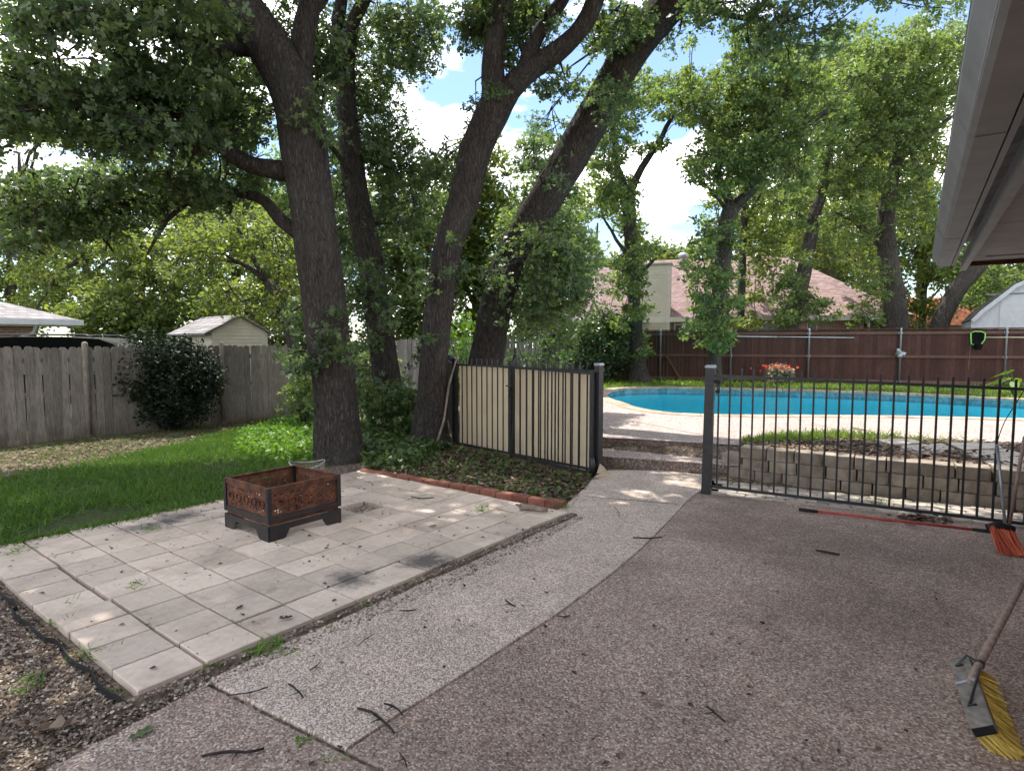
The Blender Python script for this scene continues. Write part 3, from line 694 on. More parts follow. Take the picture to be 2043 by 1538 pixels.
# tile band and coping as pieces
acc = 0; last = 0; nb = 0
cum = [0]
for i in range(nO): cum.append(cum[-1] + (POOL_OUT[(i+1) % nO]-POOL_OUT[i]).length)
def at_len(P, s):
    s = s % cum[-1]; i = min(nO-1, max(0, int(np.searchsorted(cum, s, side='right'))-1)); t = (s-cum[i])/max(1e-6, cum[i+1]-cum[i]); return P[i].lerp(P[(i+1) % nO], t)
cum = np.array(cum)
npz = int(cum[-1]/.42)
for k in range(npz):
    a, b_ = cum[-1]*k/npz+.006, cum[-1]*(k+1)/npz-.006; m_ = (a+b_)/2
    po = [at_len(POOL_OUT, s) for s in (a, m_, b_)]; pi_ = [at_len(offset_closed(POOL_OUT, .325) if False else POOL_CI, s) for s in (b_, m_, a)] if 'POOL_CI' in globals() else None
    if pi_ is None:
        POOL_CI = offset_closed(POOL_OUT, .325); pi_ = [at_len(POOL_CI, s) for s in (b_, m_, a)]
    mb = MB(); mb.prism(ccw([(p.x, p.y) for p in po+pi_]), DECK-.05, DECK+.012+rnd.uniform(-.002, .004), inset=.008); mb.build('coping_stone', MT['coping'], pool)
ntl = int(cum[-1]/.34)
for k in range(ntl):
    a, b_ = cum[-1]*k/ntl+.003, cum[-1]*(k+1)/ntl-.003
    p, q = at_len(POOL_IN, a), at_len(POOL_IN, b_); mb = MB(); mb.quad((p.x, p.y, WATER-.06), (q.x, q.y, WATER-.06), (q.x, q.y, DECK-.05), (p.x, p.y, DECK-.05)); mb.build('waterline_tile', MT['tile_band'], pool)

# ---- retaining wall of blocks, planting bed
rw = thing('retaining_wall', 'low retaining wall of tan split-face blocks behind the black iron fence', 'retaining wall')
w0, w1 = G(1453, 952), G(1990, 1013); wd = (w1-w0).normalized(); wnr = Vector((-wd.y, wd.x, 0)); Lw = (w1-w0).length + 3.2; wrz = math.atan2(wd.y, wd.x)
BH, BLN, BD = .136, .305, .24
blk = []
for k in range(4):
    mb = MB(); x0, x1 = -BLN/2+.004, BLN/2-.004; pts = [(x0, BD), (x0+.004, .02), (x0+.03, rnd.uniform(.0, .008)), (-.03, rnd.uniform(-.012, .004)), (.05, rnd.uniform(-.012, .004)), (x1-.03, rnd.uniform(0, .008)), (x1-.004, .02), (x1, BD)]
    mb.prism(pts, .003, BH-.002, inset=.006); me = mb.mesh('block'); me.materials.append(MT['stone']); blk.append(me)
for c in range(3):
    off = (c % 2)*.5*BLN + (.0 if c < 2 else .12); k = 0; x = off + BLN/2
    while x < Lw:
        curve = -.05*math.sin(min(1, max(0, x)/2.6)*PI)
        p = w0 + wd*x + wnr*(c*.018 + curve + rnd.uniform(-.006, .006))
        link('block', blk[rnd.randrange(4)], rw, (p.x, p.y, -.02+c*BH), wrz + rnd.uniform(-.02, .02)); x += BLN
p = w0 + wnr*.2 + wd*(-.02)
for c in range(2):
    q = w0 + wnr*(.36+.0*c) + wd*(.02+c*.09); link('block', blk[c], rw, (q.x, q.y, -.02+c*BH), wrz+PI/2)
# bed surface
BEDZ = .355
bed_px = [(1490, 886), (1545, 872), (1640, 866), (1740, 867), (1850, 874), (1950, 880), (2060, 884)]
bp_ = [G(x, y, DECK+.01) for x, y in bed_px]
bp_ = [(p.x, p.y, DECK+.012) for p in bp_]
fr = [w0 + wd*t + wnr*.2 for t in np.linspace(.15, 3.2, 8)]
mb = MB(); A_ = [Vector(p) for p in bp_]; nseg = 8
rows = []
for k in range(nseg):
    t = k/(nseg-1); a = A_[0].lerp(A_[-1], 0) if False else Vector(bp_[min(len(bp_)-1, int(t*(len(bp_)-1)))]); f_ = fr[k]
    rows.append([Vector((a.x + (f_.x-a.x)*u, a.y+(f_.y-a.y)*u, DECK+.012 + .07*math.sin(min(1, u*1.25)*PI/2))) for u in np.linspace(0, 1, 6)])
for k in range(nseg-1):
    for u in range(5): mb.quad(rows[k][u], rows[k][u+1], rows[k+1][u+1], rows[k+1][u])
bedo = mb.build('planting_bed', MT['ground'], None, True); tag(bedo, kind='structure')
def bedpt(t, u):
    k = min(nseg-2, int(t*(nseg-1))); ft = t*(nseg-1)-k; fu = u*5; ui = min(4, int(fu)); fu -= ui
    return rows[k][ui].lerp(rows[k][ui+1], fu).lerp(rows[k+1][ui].lerp(rows[k+1][ui+1], fu), ft)
P = np.array([bedpt(rnd.random(), rnd.random()**.8) for _ in range(2600)]) + np.array([0, 0, .004])
leaf_mesh('bark_mulch', P, .05+.05*rs.rand(len(P)), KITE, MT['pine_chip'], flat=True); tag(bpy.data.objects['bark_mulch'], 'brown bark mulch covering the raised planting bed', 'mulch', kind='stuff')
P = np.array([bedpt(min(1, max(0, rnd.gauss(.33, .17))), min(1, max(0, rnd.gauss(.12, .16)))) for _ in range(2300)])
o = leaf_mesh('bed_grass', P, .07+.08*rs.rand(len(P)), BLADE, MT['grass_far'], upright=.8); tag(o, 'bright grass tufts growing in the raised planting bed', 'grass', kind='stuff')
# flagstones at the right of the bed
flags = [[(1800, 888), (1880, 884), (1905, 896), (1850, 905), (1795, 899)], [(1890, 882), (1990, 884), (2000, 893), (1920, 897)], [(1925, 900), (2010, 896), (2043, 906), (2010, 918), (1940, 912)], [(1745, 876), (1820, 876), (1840, 883), (1780, 887)], [(1960, 921), (2043, 911), (2070, 925), (2043, 934), (1990, 932)]]
for k, fl in enumerate(flags):
    P3 = [G(x, y, DECK+.085) for x, y in fl]; mb = MB(); mb.prism(ccw([(p.x, p.y) for p in P3]), DECK-.03, DECK+.085+k*.002, inset=.006)
    lab = ['pale flagstone nearest the mulch in the raised bed', 'pale flagstone at the back edge of the raised bed by the deck', 'large tan flagstone at the right end of the raised bed', 'thin flagstone beside the grass tufts of the raised bed', 'flagstone on top of the retaining wall at the right picture edge'][k]
    tag(mb.build('flagstone', MT['flag']), lab, 'flagstone', 'flagstones in the raised bed')

# ---- interlocking paver strip between driveway and retaining wall
strip = link('paver_strip', None, None, (0, 0, 0)); tag(strip, kind='structure')
c0 = G(1412, 984); c1 = G(2043, 1052); cd = (c1-c0).normalized(); cnr = Vector((-cd.y, cd.x, 0)); crz = math.atan2(cd.y, cd.x)
def hexp(w, d):
    return [(-w/2, -d*.28), (-w*.28, -d/2), (w*.28, -d/2), (w/2, -d*.28), (w/2, d*.28), (w*.28, d/2), (-w*.28, d/2), (-w/2, d*.28)]
mb = MB(); mb.prism(hexp(.195, .135), -.05, 0, inset=.006); CB = mb.mesh('cobble'); CB.materials.append(MT['cobble'])
mb = MB(); mb.prism([(-.6, -.02), (4.5, -.02), (4.5, .75), (-.6, .75)], -.06, -.012); sb = mb.build('sand_bed', MT['ground'], strip); sb.location = (c0.x, c0.y, 0); sb.rotation_euler = (0, 0, crz)
for r in range(5):
    for k in range(19):
        x = .08 + k*.2 + (.1 if r % 2 else 0); yy = .075 + r*.14
        p = c0 + cd*x + cnr*yy
        sdist = (p - w0).dot(wnr)
        if sdist > -.06 and (p-w0).dot(wd) > -.1: continue
        if p.x < 2.1 or (p-s0).dot(snor) > -.07: continue
        link('cobble', CB, strip, (p.x, p.y, .002+rnd.uniform(-.006, .004)), None, (rnd.uniform(-.02, .02), rnd.uniform(-.02, .02), crz+rnd.uniform(-.03, .03)))
print('setting', time.time()-T0)

# ================================================================== FENCES
def picket_mesh(w, t, h, m, ear=.035):
    mb = MB(); pr = [(-w/2, 0), (w/2, 0), (w/2, h-ear), (w/2-ear, h), (-w/2+ear, h), (-w/2, h-ear)]
    mb.v = [(x, -t/2, z) for x, z in pr] + [(x, t/2, z) for x, z in pr]
    mb.f = [tuple(range(6)), tuple(range(11, 5, -1))] + [(i, i+6, (i+1) % 6+6, (i+1) % 6) for i in range(6)]
    me = mb.mesh('picket'); me.materials.append(m); return me
def picket_fence(label, a, b, h, m, ztop=None, rails=True, w=.138, jit=.02, back=1):
    a, b = Vector(a), Vector(b); d = b-a; L = d.length; u = d.normalized(); rz = math.atan2(u.y, u.x); nr = Vector((-u.y, u.x))*back
    o = thing('wooden_fence', label, 'fence', (a.x, a.y, terr(a.x, a.y)), 0)
    base = Vector(o.location); me = picket_mesh(w-.006, .017, h, m); n = int(L/w)
    for i in range(n):
        p = a + u*(i+.5)*w; zb = terr(p.x, p.y) - .02; zt = (ztop[0] + (ztop[1]-ztop[0])*i/n) if ztop else zb + h
        q = link('picket', me, o, (p.x-base.x, p.y-base.y, zt-h+rnd.uniform(-jit, jit)-base.z), None, (rnd.uniform(-.012, .012), rnd.uniform(-.012, .012), rz+rnd.uniform(-.03, .03)))
    if rails:
        for zf in (.16, .5, .86):
            mb = MB(); p0 = a + nr*.045; p1 = b + nr*.045
            z0 = (ztop[0] if ztop else terr(a.x, a.y)+h)-h+h*zf; z1 = (ztop[1] if ztop else terr(b.x, b.y)+h)-h+h*zf
            A_ = Vector((p0.x, p0.y, z0))-base; B_ = Vector((p1.x, p1.y, z1))-base; hh = Vector((0, 0, .045)); tt = nr.to_3d()*.018
            mb.v = [tuple(v) for v in (A_-hh-tt, B_-hh-tt, B_-hh+tt, A_-hh+tt, A_+hh-tt, B_+hh-tt, B_+hh+tt, A_+hh+tt)]
            mb.f = [(0,3,2,1),(4,5,6,7),(0,1,5,4),(1,2,6,5),(2,3,7,6),(3,0,4,7)]; mb.build('rail', m, o)
    return o, base
fo, fb = picket_fence('weathered grey picket fence at the left behind the dark holly bush', LF0 - LFD*1.6, LF1, 1.80, MT['fence_grey'], ztop=(1.58, 1.60))
for px in (168, 440):   # round-topped posts standing a little above the pickets
    r = ray(px, 690); k = None
    t = ((LF0.x*LFD.y - LF0.y*LFD.x))/(r.x*LFD.y - r.y*LFD.x); p = Vector((r.x*t, r.y*t)) + LFN*.03
    mb = MB(); mb.tube([(p.x-fb.x, p.y-fb.y, z) for z in (-.1, 1.83, 1.86, 1.875)], [.052, .052, .045, .02], 12); mb.build('fence_post', MT['fence_grey'], fo, True)
picket_fence('grey board fence half hidden behind the big oak trunks', LF1 + Vector((.05, .03)), Vector((3.35, 23.75)), 1.85, MT['fence_back'], ztop=(1.62, 2.12))
# short return of greenish boards at the fence corner
picket_fence('short greenish fence panel set back at the corner near the leaning oak', LF1 + Vector((-.02, .12)), LF1 + Vector((.75, .25)), 1.74, MT['fence_grey'], ztop=(1.52, 1.52))

# brown fence behind the pool
bf0, bf1 = Vector((3.3, 23.35)), Vector((21.0, 17.4)); bd = (bf1-bf0).normalized(); bn = Vector((-bd.y, bd.x)); bL = (bf1-bf0).length; brz = math.atan2(bd.y, bd.x)
bf = thing('brown_fence', 'long dark brown stained board fence with metal posts behind the pool', 'fence', (bf0.x, bf0.y, .24), brz)
me = picket_mesh(.137, .016, 1.86, MT['fence_brown'], .001)
for i in range(int(bL/.14)): link('board', me, bf, (i*.14+.07, .028, rnd.uniform(-.006, .006)), rnd.uniform(-.012, .012))
for z in (.13, .97): mb = MB(); mb.box(0, bL, -.022, .018, z-.045, z+.045); mb.build('rail', MT['rail_brown'], bf)
mb = MB(); mb.box(0, bL, -.022, .018, 1.71, 1.80); mb.build('rail', MT['rail_brown'], bf)
mb = MB(); mb.box(0, bL, -.05, .06, 1.868, 1.905); mb.build('cap_rail', MT['fence_brown'], bf)
def bf_x(px):
    r = ray(px, 700); t = (bf0.x*bd.y - bf0.y*bd.x)/(r.x*bd.y - r.y*bd.x); return (Vector((r.x*t, r.y*t))-bf0).dot(bd)
def bf_pt(px, off, z): q = bf0 + bd*bf_x(px) - bn*off; return Vector((q.x, q.y, z))
for px in (1200, 1318, 1458, 1613, 1795, 2005):
    x = bf_x(px); mb = MB(); mb.tube([(x, -.06, -.05), (x, -.06, 1.86), (x, -.06, 1.90), (x, -.06, 1.92)], [.032, .032, .036, .012], 10); po = mb.build('metal_post', MT['steel'], bf, True)
    for z in (.13, .97, 1.755): mb = MB(); mb.box(x-.06, x+.06, -.034, -.024, z-.03, z+.03); mb.build('bracket', MT['steel'], po)
x = bf_x(1332); mb = MB(); mb.tube([(x-.05, -.05, .95), (x+.5, -.09, 0.03)], .035, 6); mb.build('brace', MT['rail_brown'], bf)

# pool pole and skimmer net on the fence
po = thing('telescopic_pole', 'pale blue aluminium pool pole hung level on the brown fence', 'pole')
a, b_ = bf_pt(1437, .10, 1.90), bf_pt(1702, .10, 1.84); m_ = a.lerp(b_, .42)
mb = MB(); mb.tube([a, m_], .016, 8); mb.build('outer_tube', MT['blue_pole'], po, True)
mb = MB(); mb.tube([m_, b_], .012, 8); mb.build('inner_tube', MT['blue_pole'], po, True)
mb = MB(); mb.tube([m_ - (b_-a).normalized()*.04, m_ + (b_-a).normalized()*.06], .02, 8); mb.build('clamp', MT['yellow_pole'], po, True)
sk = thing('skimmer_net', 'lime green rimmed skimmer net hanging on the brown fence', 'net')
c = bf_pt(1946, .12, 0); zc = D(1946, 675, c.y).z; bx = bd.to_3d()
ring = [(-.19, .17), (-.10, .22), (.10, .21), (.20, .15), (.19, -.05), (.10, -.2), (-.05, -.22), (-.17, -.17), (-.19, .17)]
mb = MB(); mb.tube([c + bx*p[0]*1.0 + Vector((0, 0, zc+p[1])) for p in ring], .018, 7); mb.build('rim', MT['green_plastic'], sk, True)
mb = MB(); q = [c + bx*p[0]*.95 + Vector((0, 0, zc+p[1]*.95)) for p in ring[:-1]]; ce = c + Vector((.02, .07, zc-.05))
for i in range(len(q)): mb.poly([q[i], q[(i+1) % len(q)], ce])
lo = c + Vector((0, -.02, zc-.36))
mb.tube([c + Vector((.02, -.02, zc-.18)), lo], [.13, .09], 8); mb.build('net_bag', MT['black_net'], sk)
mb = MB(); e = bf_pt(2085, .1, zc+.02); mb.tube([c + bx*.2 + Vector((0, 0, zc+.03)), e], .015, 8); mb.build('pole', MT['yellow_pole'], sk, True)
mb = MB(); mb.tube([c + bx*-.18 + Vector((0, 0, zc-.2)), c + bx*-.2 + Vector((0, 0, zc-1.0))], .006, 5); mb.build('cord', MT['stick'], sk)
# crumpled metal decoration on a post
orn = thing('fence_ornament', 'grey crumpled metal ornament fixed to a post of the brown fence', 'ornament')
c = bf_pt(1795, .14, 0); zc = D(1795, 705, c.y).z
for k in range(9):
    a = rnd.uniform(0, 2*PI); s_ = rnd.uniform(.08, .2); mb = MB(); q = c + Vector((rnd.gauss(0, .05), rnd.gauss(0, .02), zc+rnd.gauss(0, .05)))
    mb.poly([q + Vector((math.cos(a+t)*s_*kk, rnd.gauss(0, .03), math.sin(a+t)*s_*kk)) for t, kk in ((0, 1), (.5, .6), (1.1, .9), (3.1, .5), (4.4, .8))]); mb.build('sheet_piece', MT['steel'], orn)

# ---- black iron fences
def iron_panel(o, A, B, zt0, zt1, zb0, zb1, spacing, tip, r=.0085, first=.5, picks=True, rail=.014):
    A, B = Vector(A), Vector(B); d = B-A; L = Vector((d.x, d.y)).length; u = Vector((d.x, d.y, 0)).normalized(); n = int(L/spacing); nr = Vector((-u.y, u.x, 0))
    def sq(p, q, h):
        mb = MB(); w = nr*h; z = Vector((0, 0, h)); mb.v = [tuple(v) for v in (p-w-z, q-w-z, q+w-z, p+w-z, p-w+z, q-w+z, q+w+z, p+w+z)]
        mb.f = [(0,3,2,1),(4,5,6,7),(0,1,5,4),(1,2,6,5),(2,3,7,6),(3,0,4,7)]; return mb
    sq(Vector((A.x, A.y, zt0)), Vector((B.x, B.y, zt1)), rail).build('top_rail', MT['iron'], o)
    sq(Vector((A.x, A.y, zb0)), Vector((B.x, B.y, zb1)), rail).build('bottom_rail', MT['iron'], o)
    rz = math.atan2(u.y, u.x)
    for i in range(n):
        t = (i+first)/n; p = A.lerp(B, t); z0 = zb0+(zb1-zb0)*t; z1 = zt0+(zt1-zt0)*t + tip
        mb = MB(); k = r; mb.v = [tuple(Vector((p.x, p.y, 0)) + u*a + nr*b + Vector((0, 0, z))) for z in (z0, z1) for a, b in ((-k, -k), (k, -k), (k, k), (-k, k))]
        mb.f = [(3,2,1,0),(4,5,6,7),(0,1,5,4),(1,2,6,5),(2,3,7,6),(3,0,4,7)]; mb.build('picket', MT['iron'], o)
def iron_post(o, p, h, w=.032, rz=0, base=-.08, lean=(0, 0)):
    mb = MB(); mb.prism([(-w, -w), (w, -w), (w, w), (-w, w)], base, h); q = mb.build('post', MT['iron'], o); q.location = (p.x, p.y, 0); q.rotation_euler = (lean[0], lean[1], rz)
    mb = MB(); mb.prism([(-w-.006, -w-.006), (w+.006, -w-.006), (w+.006, w+.006), (-w-.006, w+.006)], h+.001, h+.03, inset=.012); c_ = mb.build('post_cap', MT['steel'], q); return q
IL = GT(909, 886); IR = G(1193, 947); iu = (IR-IL); iu.z = 0; iu.normalize(); inr = Vector((iu.y, -iu.x, 0))   # inr: towards the camera
ifl = thing('iron_fence', 'black iron fence backed with a beige tarp beside the deck steps', 'fence')
irz = math.atan2(iu.y, iu.x)
iron_post(ifl, IL, 1.40, .036, irz); iron_post(ifl, IR, 1.375, .040, irz)
iron_panel(ifl, IL, IR, 1.305, 1.30, 0.02, .055, .125, .11, r=.0072)
ba = IL + Vector((-.42, 2.6, 0)); iron_panel(ifl, IL, ba, 1.30, 1.32, .05, .10, .11, .11); iron_post(ifl, ba, 1.42, .034, irz)
# tarp
tp = MB(); nxs, nzs = 46, 14
A_ = IL - inr*.035 + iu*.05; B_ = IR - inr*.035 - iu*.03
for j in range(nzs+1):
    for i in range(nxs+1):
        t = i/nxs; p = A_.lerp(B_, t); z = -.04 + 1.325*j/nzs + .01*math.sin(t*9); w = .012*mnoise.noise(Vector((t*7, j*.25, 1)))+.006*math.sin(t*50) + (.02 if j < 2 else 0)*mnoise.noise(Vector((t*14, 3, 0)))
        q = p - inr*(.015+w); tp.v.append((q.x, q.y, z))
for j in range(nzs):
    for i in range(nxs): a = j*(nxs+1)+i; tp.f.append((a, a+1, a+nxs+2, a+nxs+1))
to = tp.build('tarp', MT['tarp'], None, True); tag(to, 'beige tarp stretched behind the black iron fence pickets', 'tarp')
# gate leaf swung open against the fence
gt = thing('iron_gate', 'black iron gate leaf standing open in front of the tarp', 'gate')
r = ray(1019, 800); g0 = IR + inr*.09 - iu*.03; tt = (g0.x*iu.y-g0.y*iu.x)/(r.x*iu.y-r.y*iu.x); g1 = Vector((r.x*tt, r.y*tt, 0))
iron_panel(gt, g1, g0, 1.31, 1.275, .045, .03, .13, .10, first=.42, r=.0075)
for q, w, h0, h1, nm in ((g1, .02, -.02, 1.40, 'latch_stile'), (g0, .022, -.02, 1.30, 'hinge_stile')):
    mb = MB(); mb.prism([(-w, -w), (w, -w), (w, w), (-w, w)], h0, h1); e = mb.build(nm, MT['iron'], gt); e.location = (q.x, q.y, 0); e.rotation_euler = (0, 0, irz)
    if nm == 'latch_stile':
        mb = MB(); mb.box(-.07, .09, -.035, -.022, 1.03, 1.05); mb.box(-.01, .035, -.04, -.022, .93, 1.03); mb.tube([(.0, -.045, .98), (.03, -.05, .93), (.01, -.05, .88)], .01, 6); mb.build('latch', MT['iron'], e)
mb = MB(); mb.tube([(g0.x, g0.y, .0), (g0.x+.015, g0.y-.03, .12), (g0.x, g0.y, .25)], .035, 8); mb.build('hinge', MT['iron'], gt, True)
mb = MB(); mb.tube([(g1.x+.05, g1.y-.03, 1.0), (g1.x+.03, g1.y-.02, .5), (g1.x+.0, g1.y-.03, .08)], .005, 5); mb.build('drop_rod', MT['iron'], gt)
# loose cloth scrap at the foot of the post
mb = MB(); q = G(1206, 952, .0); pts = [(-.10, -.03, .01), (.10, -.05, .006), (.06, .10, .03), (.0, .06, .12), (-.05, .05, .16), (-.09, .04, .05)]
cen = (-.01, .02, .07)
for i in range(6): mb.poly([Vector(pts[i])+q, Vector(pts[(i+1) % 6])+q, Vector(cen)+q])
tag(mb.build('cloth_scrap', MT['tarp']), 'crumpled tan cloth scrap at the foot of the gate post', 'cloth')
# right-hand fence
ifr = thing('iron_fence', 'black iron picket fence in front of the block retaining wall', 'fence')
RP = G(1409, 984); RE = G(2043, 1052) + Vector((.35, -.19, 0)); ru = (RE-RP).normalized(); rrz = math.atan2(ru.y, ru.x)
iron_post(ifr, RP, 1.385, .048, rrz, lean=(0, .012))
iron_panel(ifr, RP + ru*.05, RE, 1.30, 1.235, .085, .03, .1145, .085, r=.009)
mb = MB(); q = RP + ru*.07; mb.tube([(q.x, q.y-.03, 1.2), (q.x+.02, q.y-.05, 1.16), (q.x, q.y-.03, 1.12)], .016, 7); mb.box(q.x-.03, q.x+.03, q.y-.06, q.y-.02, 1.22, 1.26); mb.build('latch', MT['iron'], ifr)
# stick leaning on the fence, and a path torch behind it
mb = MB(); a = GT(868, 897); b_ = D(914, 705, IL.y-.05) ; mb.tube([a, a.lerp(b_, .3)+Vector((.03, 0, 0)), a.lerp(b_, .65)+Vector((-.02, 0, .02)), b_], [.022, .020, .018, .013], 7, wob=.2)
tag(mb.build('leaning_stick', MT['stick'], None, True), 'long bare dead stick leaning against the left end of the iron fence', 'stick')
tc_ = thing('path_torch', 'dark slender garden torch rising behind the beige tarp', 'torch'); q = D(1028, 770, 11.2)
mb = MB(); mb.tube([(q.x, q.y, .05), (q.x, q.y, 1.2)], .012, 7); mb.build('pole', MT['iron'], tc_, True)
mb = MB(); mb.tube([(q.x, q.y, z) for z in (1.2, 1.25, 1.33, 1.42, 1.44, 1.52, 1.56)], [.02, .05, .055, .04, .02, .03, .008], 12); mb.build('torch_head', MT['iron'], tc_, True)

# ================================================================== FIRE PIT
FS = .70; fp = thing('fire_pit', 'rusty square steel fire pit with cut-out side panels on the patio', 'fire pit', (0, 0, 0), 0)
c_ = pat(1.50+FS/2, 1.44+FS/2); fp.location = (c_.x, c_.y, .049); fp.rotation_euler = (0, 0, math.atan2(PA.y, PA.x))
H0, H1 = .155, .43; hs = FS/2
def side(k): return Matrix.Rotation(k*PI/2, 4, 'Z')
for k in range(4):
    R_ = side(k)
    # foot apron with a bracket-shaped cut
    pr = [(-hs, 0), (-hs+.13, 0), (-hs+.155, .012), (-hs+.19, .075), (hs-.19, .075), (hs-.155, .012), (hs-.13, 0), (hs, 0), (hs, .125), (-hs, .125)]
    mb = MB(); n = len(pr); mb.v = [tuple(R_ @ Vector((x, -hs, z))) for x, z in pr] + [tuple(R_ @ Vector((x, -hs+.012, z))) for x, z in pr]
    mb.f = [(0, 1, 2, 3, 9), (3, 4, 8, 9), (4, 5, 6, 7, 8), (n+9, n+3, n+2, n+1, n), (n+9, n+8, n+4, n+3), (n+8, n+7, n+6, n+5, n+4)] + [(i, i+n, (i+1) % n+n, (i+1) % n) for i in range(n)]
    mb.build('base_apron', MT['dark_steel'], fp)
    # side panel: sheet with rows of cut-outs, framed top and bottom
    hw = hs-.035; z0, z1 = H0+.035, H1-.03; nc, nr_ = 26, 10; mb = MB()
    cell = lambda i, j: (-hw + 2*hw*i/nc, z0 + (z1-z0)*j/nr_)
    rr = random.Random(40+k)
    holes = set()
    for i in range(1, nc-1):
        if rr.random() < .55: holes.add((i, 8))
    for cxn in (2, 6, 10, 15, 19, 23):
        for (di, dj) in ((0, 5), (1, 5), (0, 4), (1, 3), (-1, 6), (1, 6), (-1, 2), (0, 2)):
            if rr.random() < .62: holes.add((cxn+di, dj))
    for i in range(1, nc-1):
        if rr.random() < .3: holes.add((i, 1))
    for i in range(nc):
        for j in range(nr_):
            x0_, y0_ = cell(i, j); x1_, y1_ = cell(i+1, j+1); yy = -hs+.012
            if (i, j) not in holes:
                mb.quad(*[R_ @ Vector(v) for v in ((x0_, yy, y0_), (x1_, yy, y0_), (x1_, yy, y1_), (x0_, yy, y1_))])
            else:   # a lozenge-shaped opening: four corner gussets stay
                xm, ym = (x0_+x1_)/2, (y0_+y1_)/2
                for (ax, az, bx_, bz_, cx_, cz_) in ((x0_, y0_, xm, y0_, x0_, ym), (x1_, y0_, x1_, ym, xm, y0_), (x1_, y1_, xm, y1_, x1_, ym), (x0_, y1_, x0_, ym, xm, y1_)):
                    mb.poly([R_ @ Vector(v) for v in ((ax, yy, az), (bx_, yy, bz_), (cx_, yy, cz_))])
    pn = mb.build('side_panel', MT['rust'], fp)
    sm = pn.modifiers.new('thick', 'SOLIDIFY'); sm.thickness = .004
    # raised rings and bars on the panel
    mb = MB()
    for cxn in (3.0, 8.0, 13.0, 18.0, 23.0):
        x_ = -hw + 2*hw*cxn/nc; zc_ = z0+(z1-z0)*.5; rad = .036
        mb.tube([R_ @ Vector((x_+rad*math.cos(a), -hs+.006, zc_+rad*math.sin(a))) for a in np.linspace(0, 2*PI, 15)], .006, 5, cap=False)
    mb.build('ring_trim', MT['rust'], pn)
    for (za, zb) in ((H0, H0+.042), (H1-.032, H1)):
        mb = MB(); mb.box(-hs+.03, hs-.03, -hs+.001, -hs+.010, za, zb, R_); mb.build('panel_rail', MT['rust'] if zb == H1 else MT['dark_steel'], fp)
    mb = MB(); mb.box(-hs, hs-.034, -hs+.002, -hs+.032, H1+.001, H1+.007, R_); mb.build('rim', MT['rust'], fp)
    mb = MB(); mb.box(-hs-.002, -hs+.034, -hs-.002, -hs+.004, H0-.004, H1+.002, R_); mb.box(-hs-.002, -hs+.003, -hs+.006, -hs+.036, H0-.004, H1+.002, R_); mb.build('corner_post', MT['dark_steel'], fp)
mb = MB(); mb.box(-hs+.02, hs-.02, -hs+.02, hs-.02, .126, .15)
mb = MB()
for k in range(4): mb.box(-hs+.018, hs-.05, -hs+.018, -hs+.05, .1255, .153, side(k))
mb.build('inner_ledge', MT['rust'], fp)

# wire basket behind it
wb = thing('wire_basket', 'small round wire mesh basket on the ground behind the fire pit', 'basket'); q = GT(614, 966); q = Vector((q.x, q.y, q.z))
mb = MB(); R0 = .2
mb.tube([q + Vector((R0*math.cos(a), R0*math.sin(a), .25+.025*math.sin(a*2+1))) for a in np.linspace(0, 2*PI, 29)], .008, 6, cap=False); mb.build('rim', MT['steel'], wb, True)
mb = MB()
for z in np.linspace(0.01, .22, 8): mb.tube([q + Vector((R0*.97*math.cos(a), R0*.97*math.sin(a), z)) for a in np.linspace(0, 2*PI, 25)], .004, 4, cap=False)
for a in np.linspace(0, 2*PI, 45)[:-1]: mb.tube([q + Vector((R0*.97*math.cos(a), R0*.97*math.sin(a), z)) for z in (0, .25)], .0035, 4, cap=False)
mb.build('mesh_wall', MT['stick'], wb)

# ================================================================== HOUSE EAVE at the right
E0 = D(1866, 533, 6.0); _e = G(1986, 0, E0.z); EU = (E0-_e); EU.z = 0; EU.normalize(); EV = Vector((EU.y, -EU.x, 0)); E0.z = 0
hrz = math.atan2(EU.y, EU.x)
house = thing('house_eave', 'white painted house eave with gutter overhanging the right edge of the driveway', 'house', (E0.x, E0.y, 0), hrz)
# local frame: +x along EU (away from the camera), -y towards the house
ZG = 2.40; LE = 11.0
def ext(name, prof, m, x0=-LE, x1=0.0, par=None):
    mb = MB(); n = len(prof); mb.v = [(x0, y, z) for y, z in prof] + [(x1, y, z) for y, z in prof]
    mb.f = [tuple(reversed(range(n))), tuple(range(n, 2*n))] + [(i, (i+1) % n, (i+1) % n+n, i+n) for i in range(n)]
    return mb.build(name, m, par or house)
gut = ext('gutter', [(0.008, ZG+.055), (-.012, ZG+.012), (-.03, ZG), (-.122, ZG), (-.122, ZG+.13), (-.118, ZG+.13), (-.118, ZG+.005), (-.03, ZG+.006), (-.008, ZG+.018), (.004, ZG+.058), (.024, ZG+.10), (.024, ZG+.128), (.004, ZG+.13), (.004, ZG+.135), (.03, ZG+.135), (.03, ZG+.098)], MT['white_metal'], x1=-.006)
mb = MB(); mb.poly([(.0, y, z) for y, z in ((.03, ZG+.135), (.03, ZG+.098), (.008, ZG+.055), (-.012, ZG+.012), (-.03, ZG), (-.122, ZG), (-.122, ZG+.135))]); ec = mb.build('end_cap', MT['white_metal'], gut)
for k in range(3): ext('gutter_seam', [(.032, ZG+.137), (.032, ZG+.097), (.010, ZG+.053), (-.010, ZG+.009), (-.03, ZG-.003), (-.122, ZG-.003), (-.122, ZG-.0005), (-.03, ZG-.0005), (-.0125, ZG+.0125), (.0075, ZG+.0555), (.0295, ZG+.0985), (.0295, ZG+.137)], MT['white_metal'], -1.9-k*2.6, -1.84-k*2.6, gut)
ext('fascia', [(-.128, ZG+.0), (-.15, ZG+.0), (-.15, ZG+.19), (-.128, ZG+.19)], MT['white_metal'])
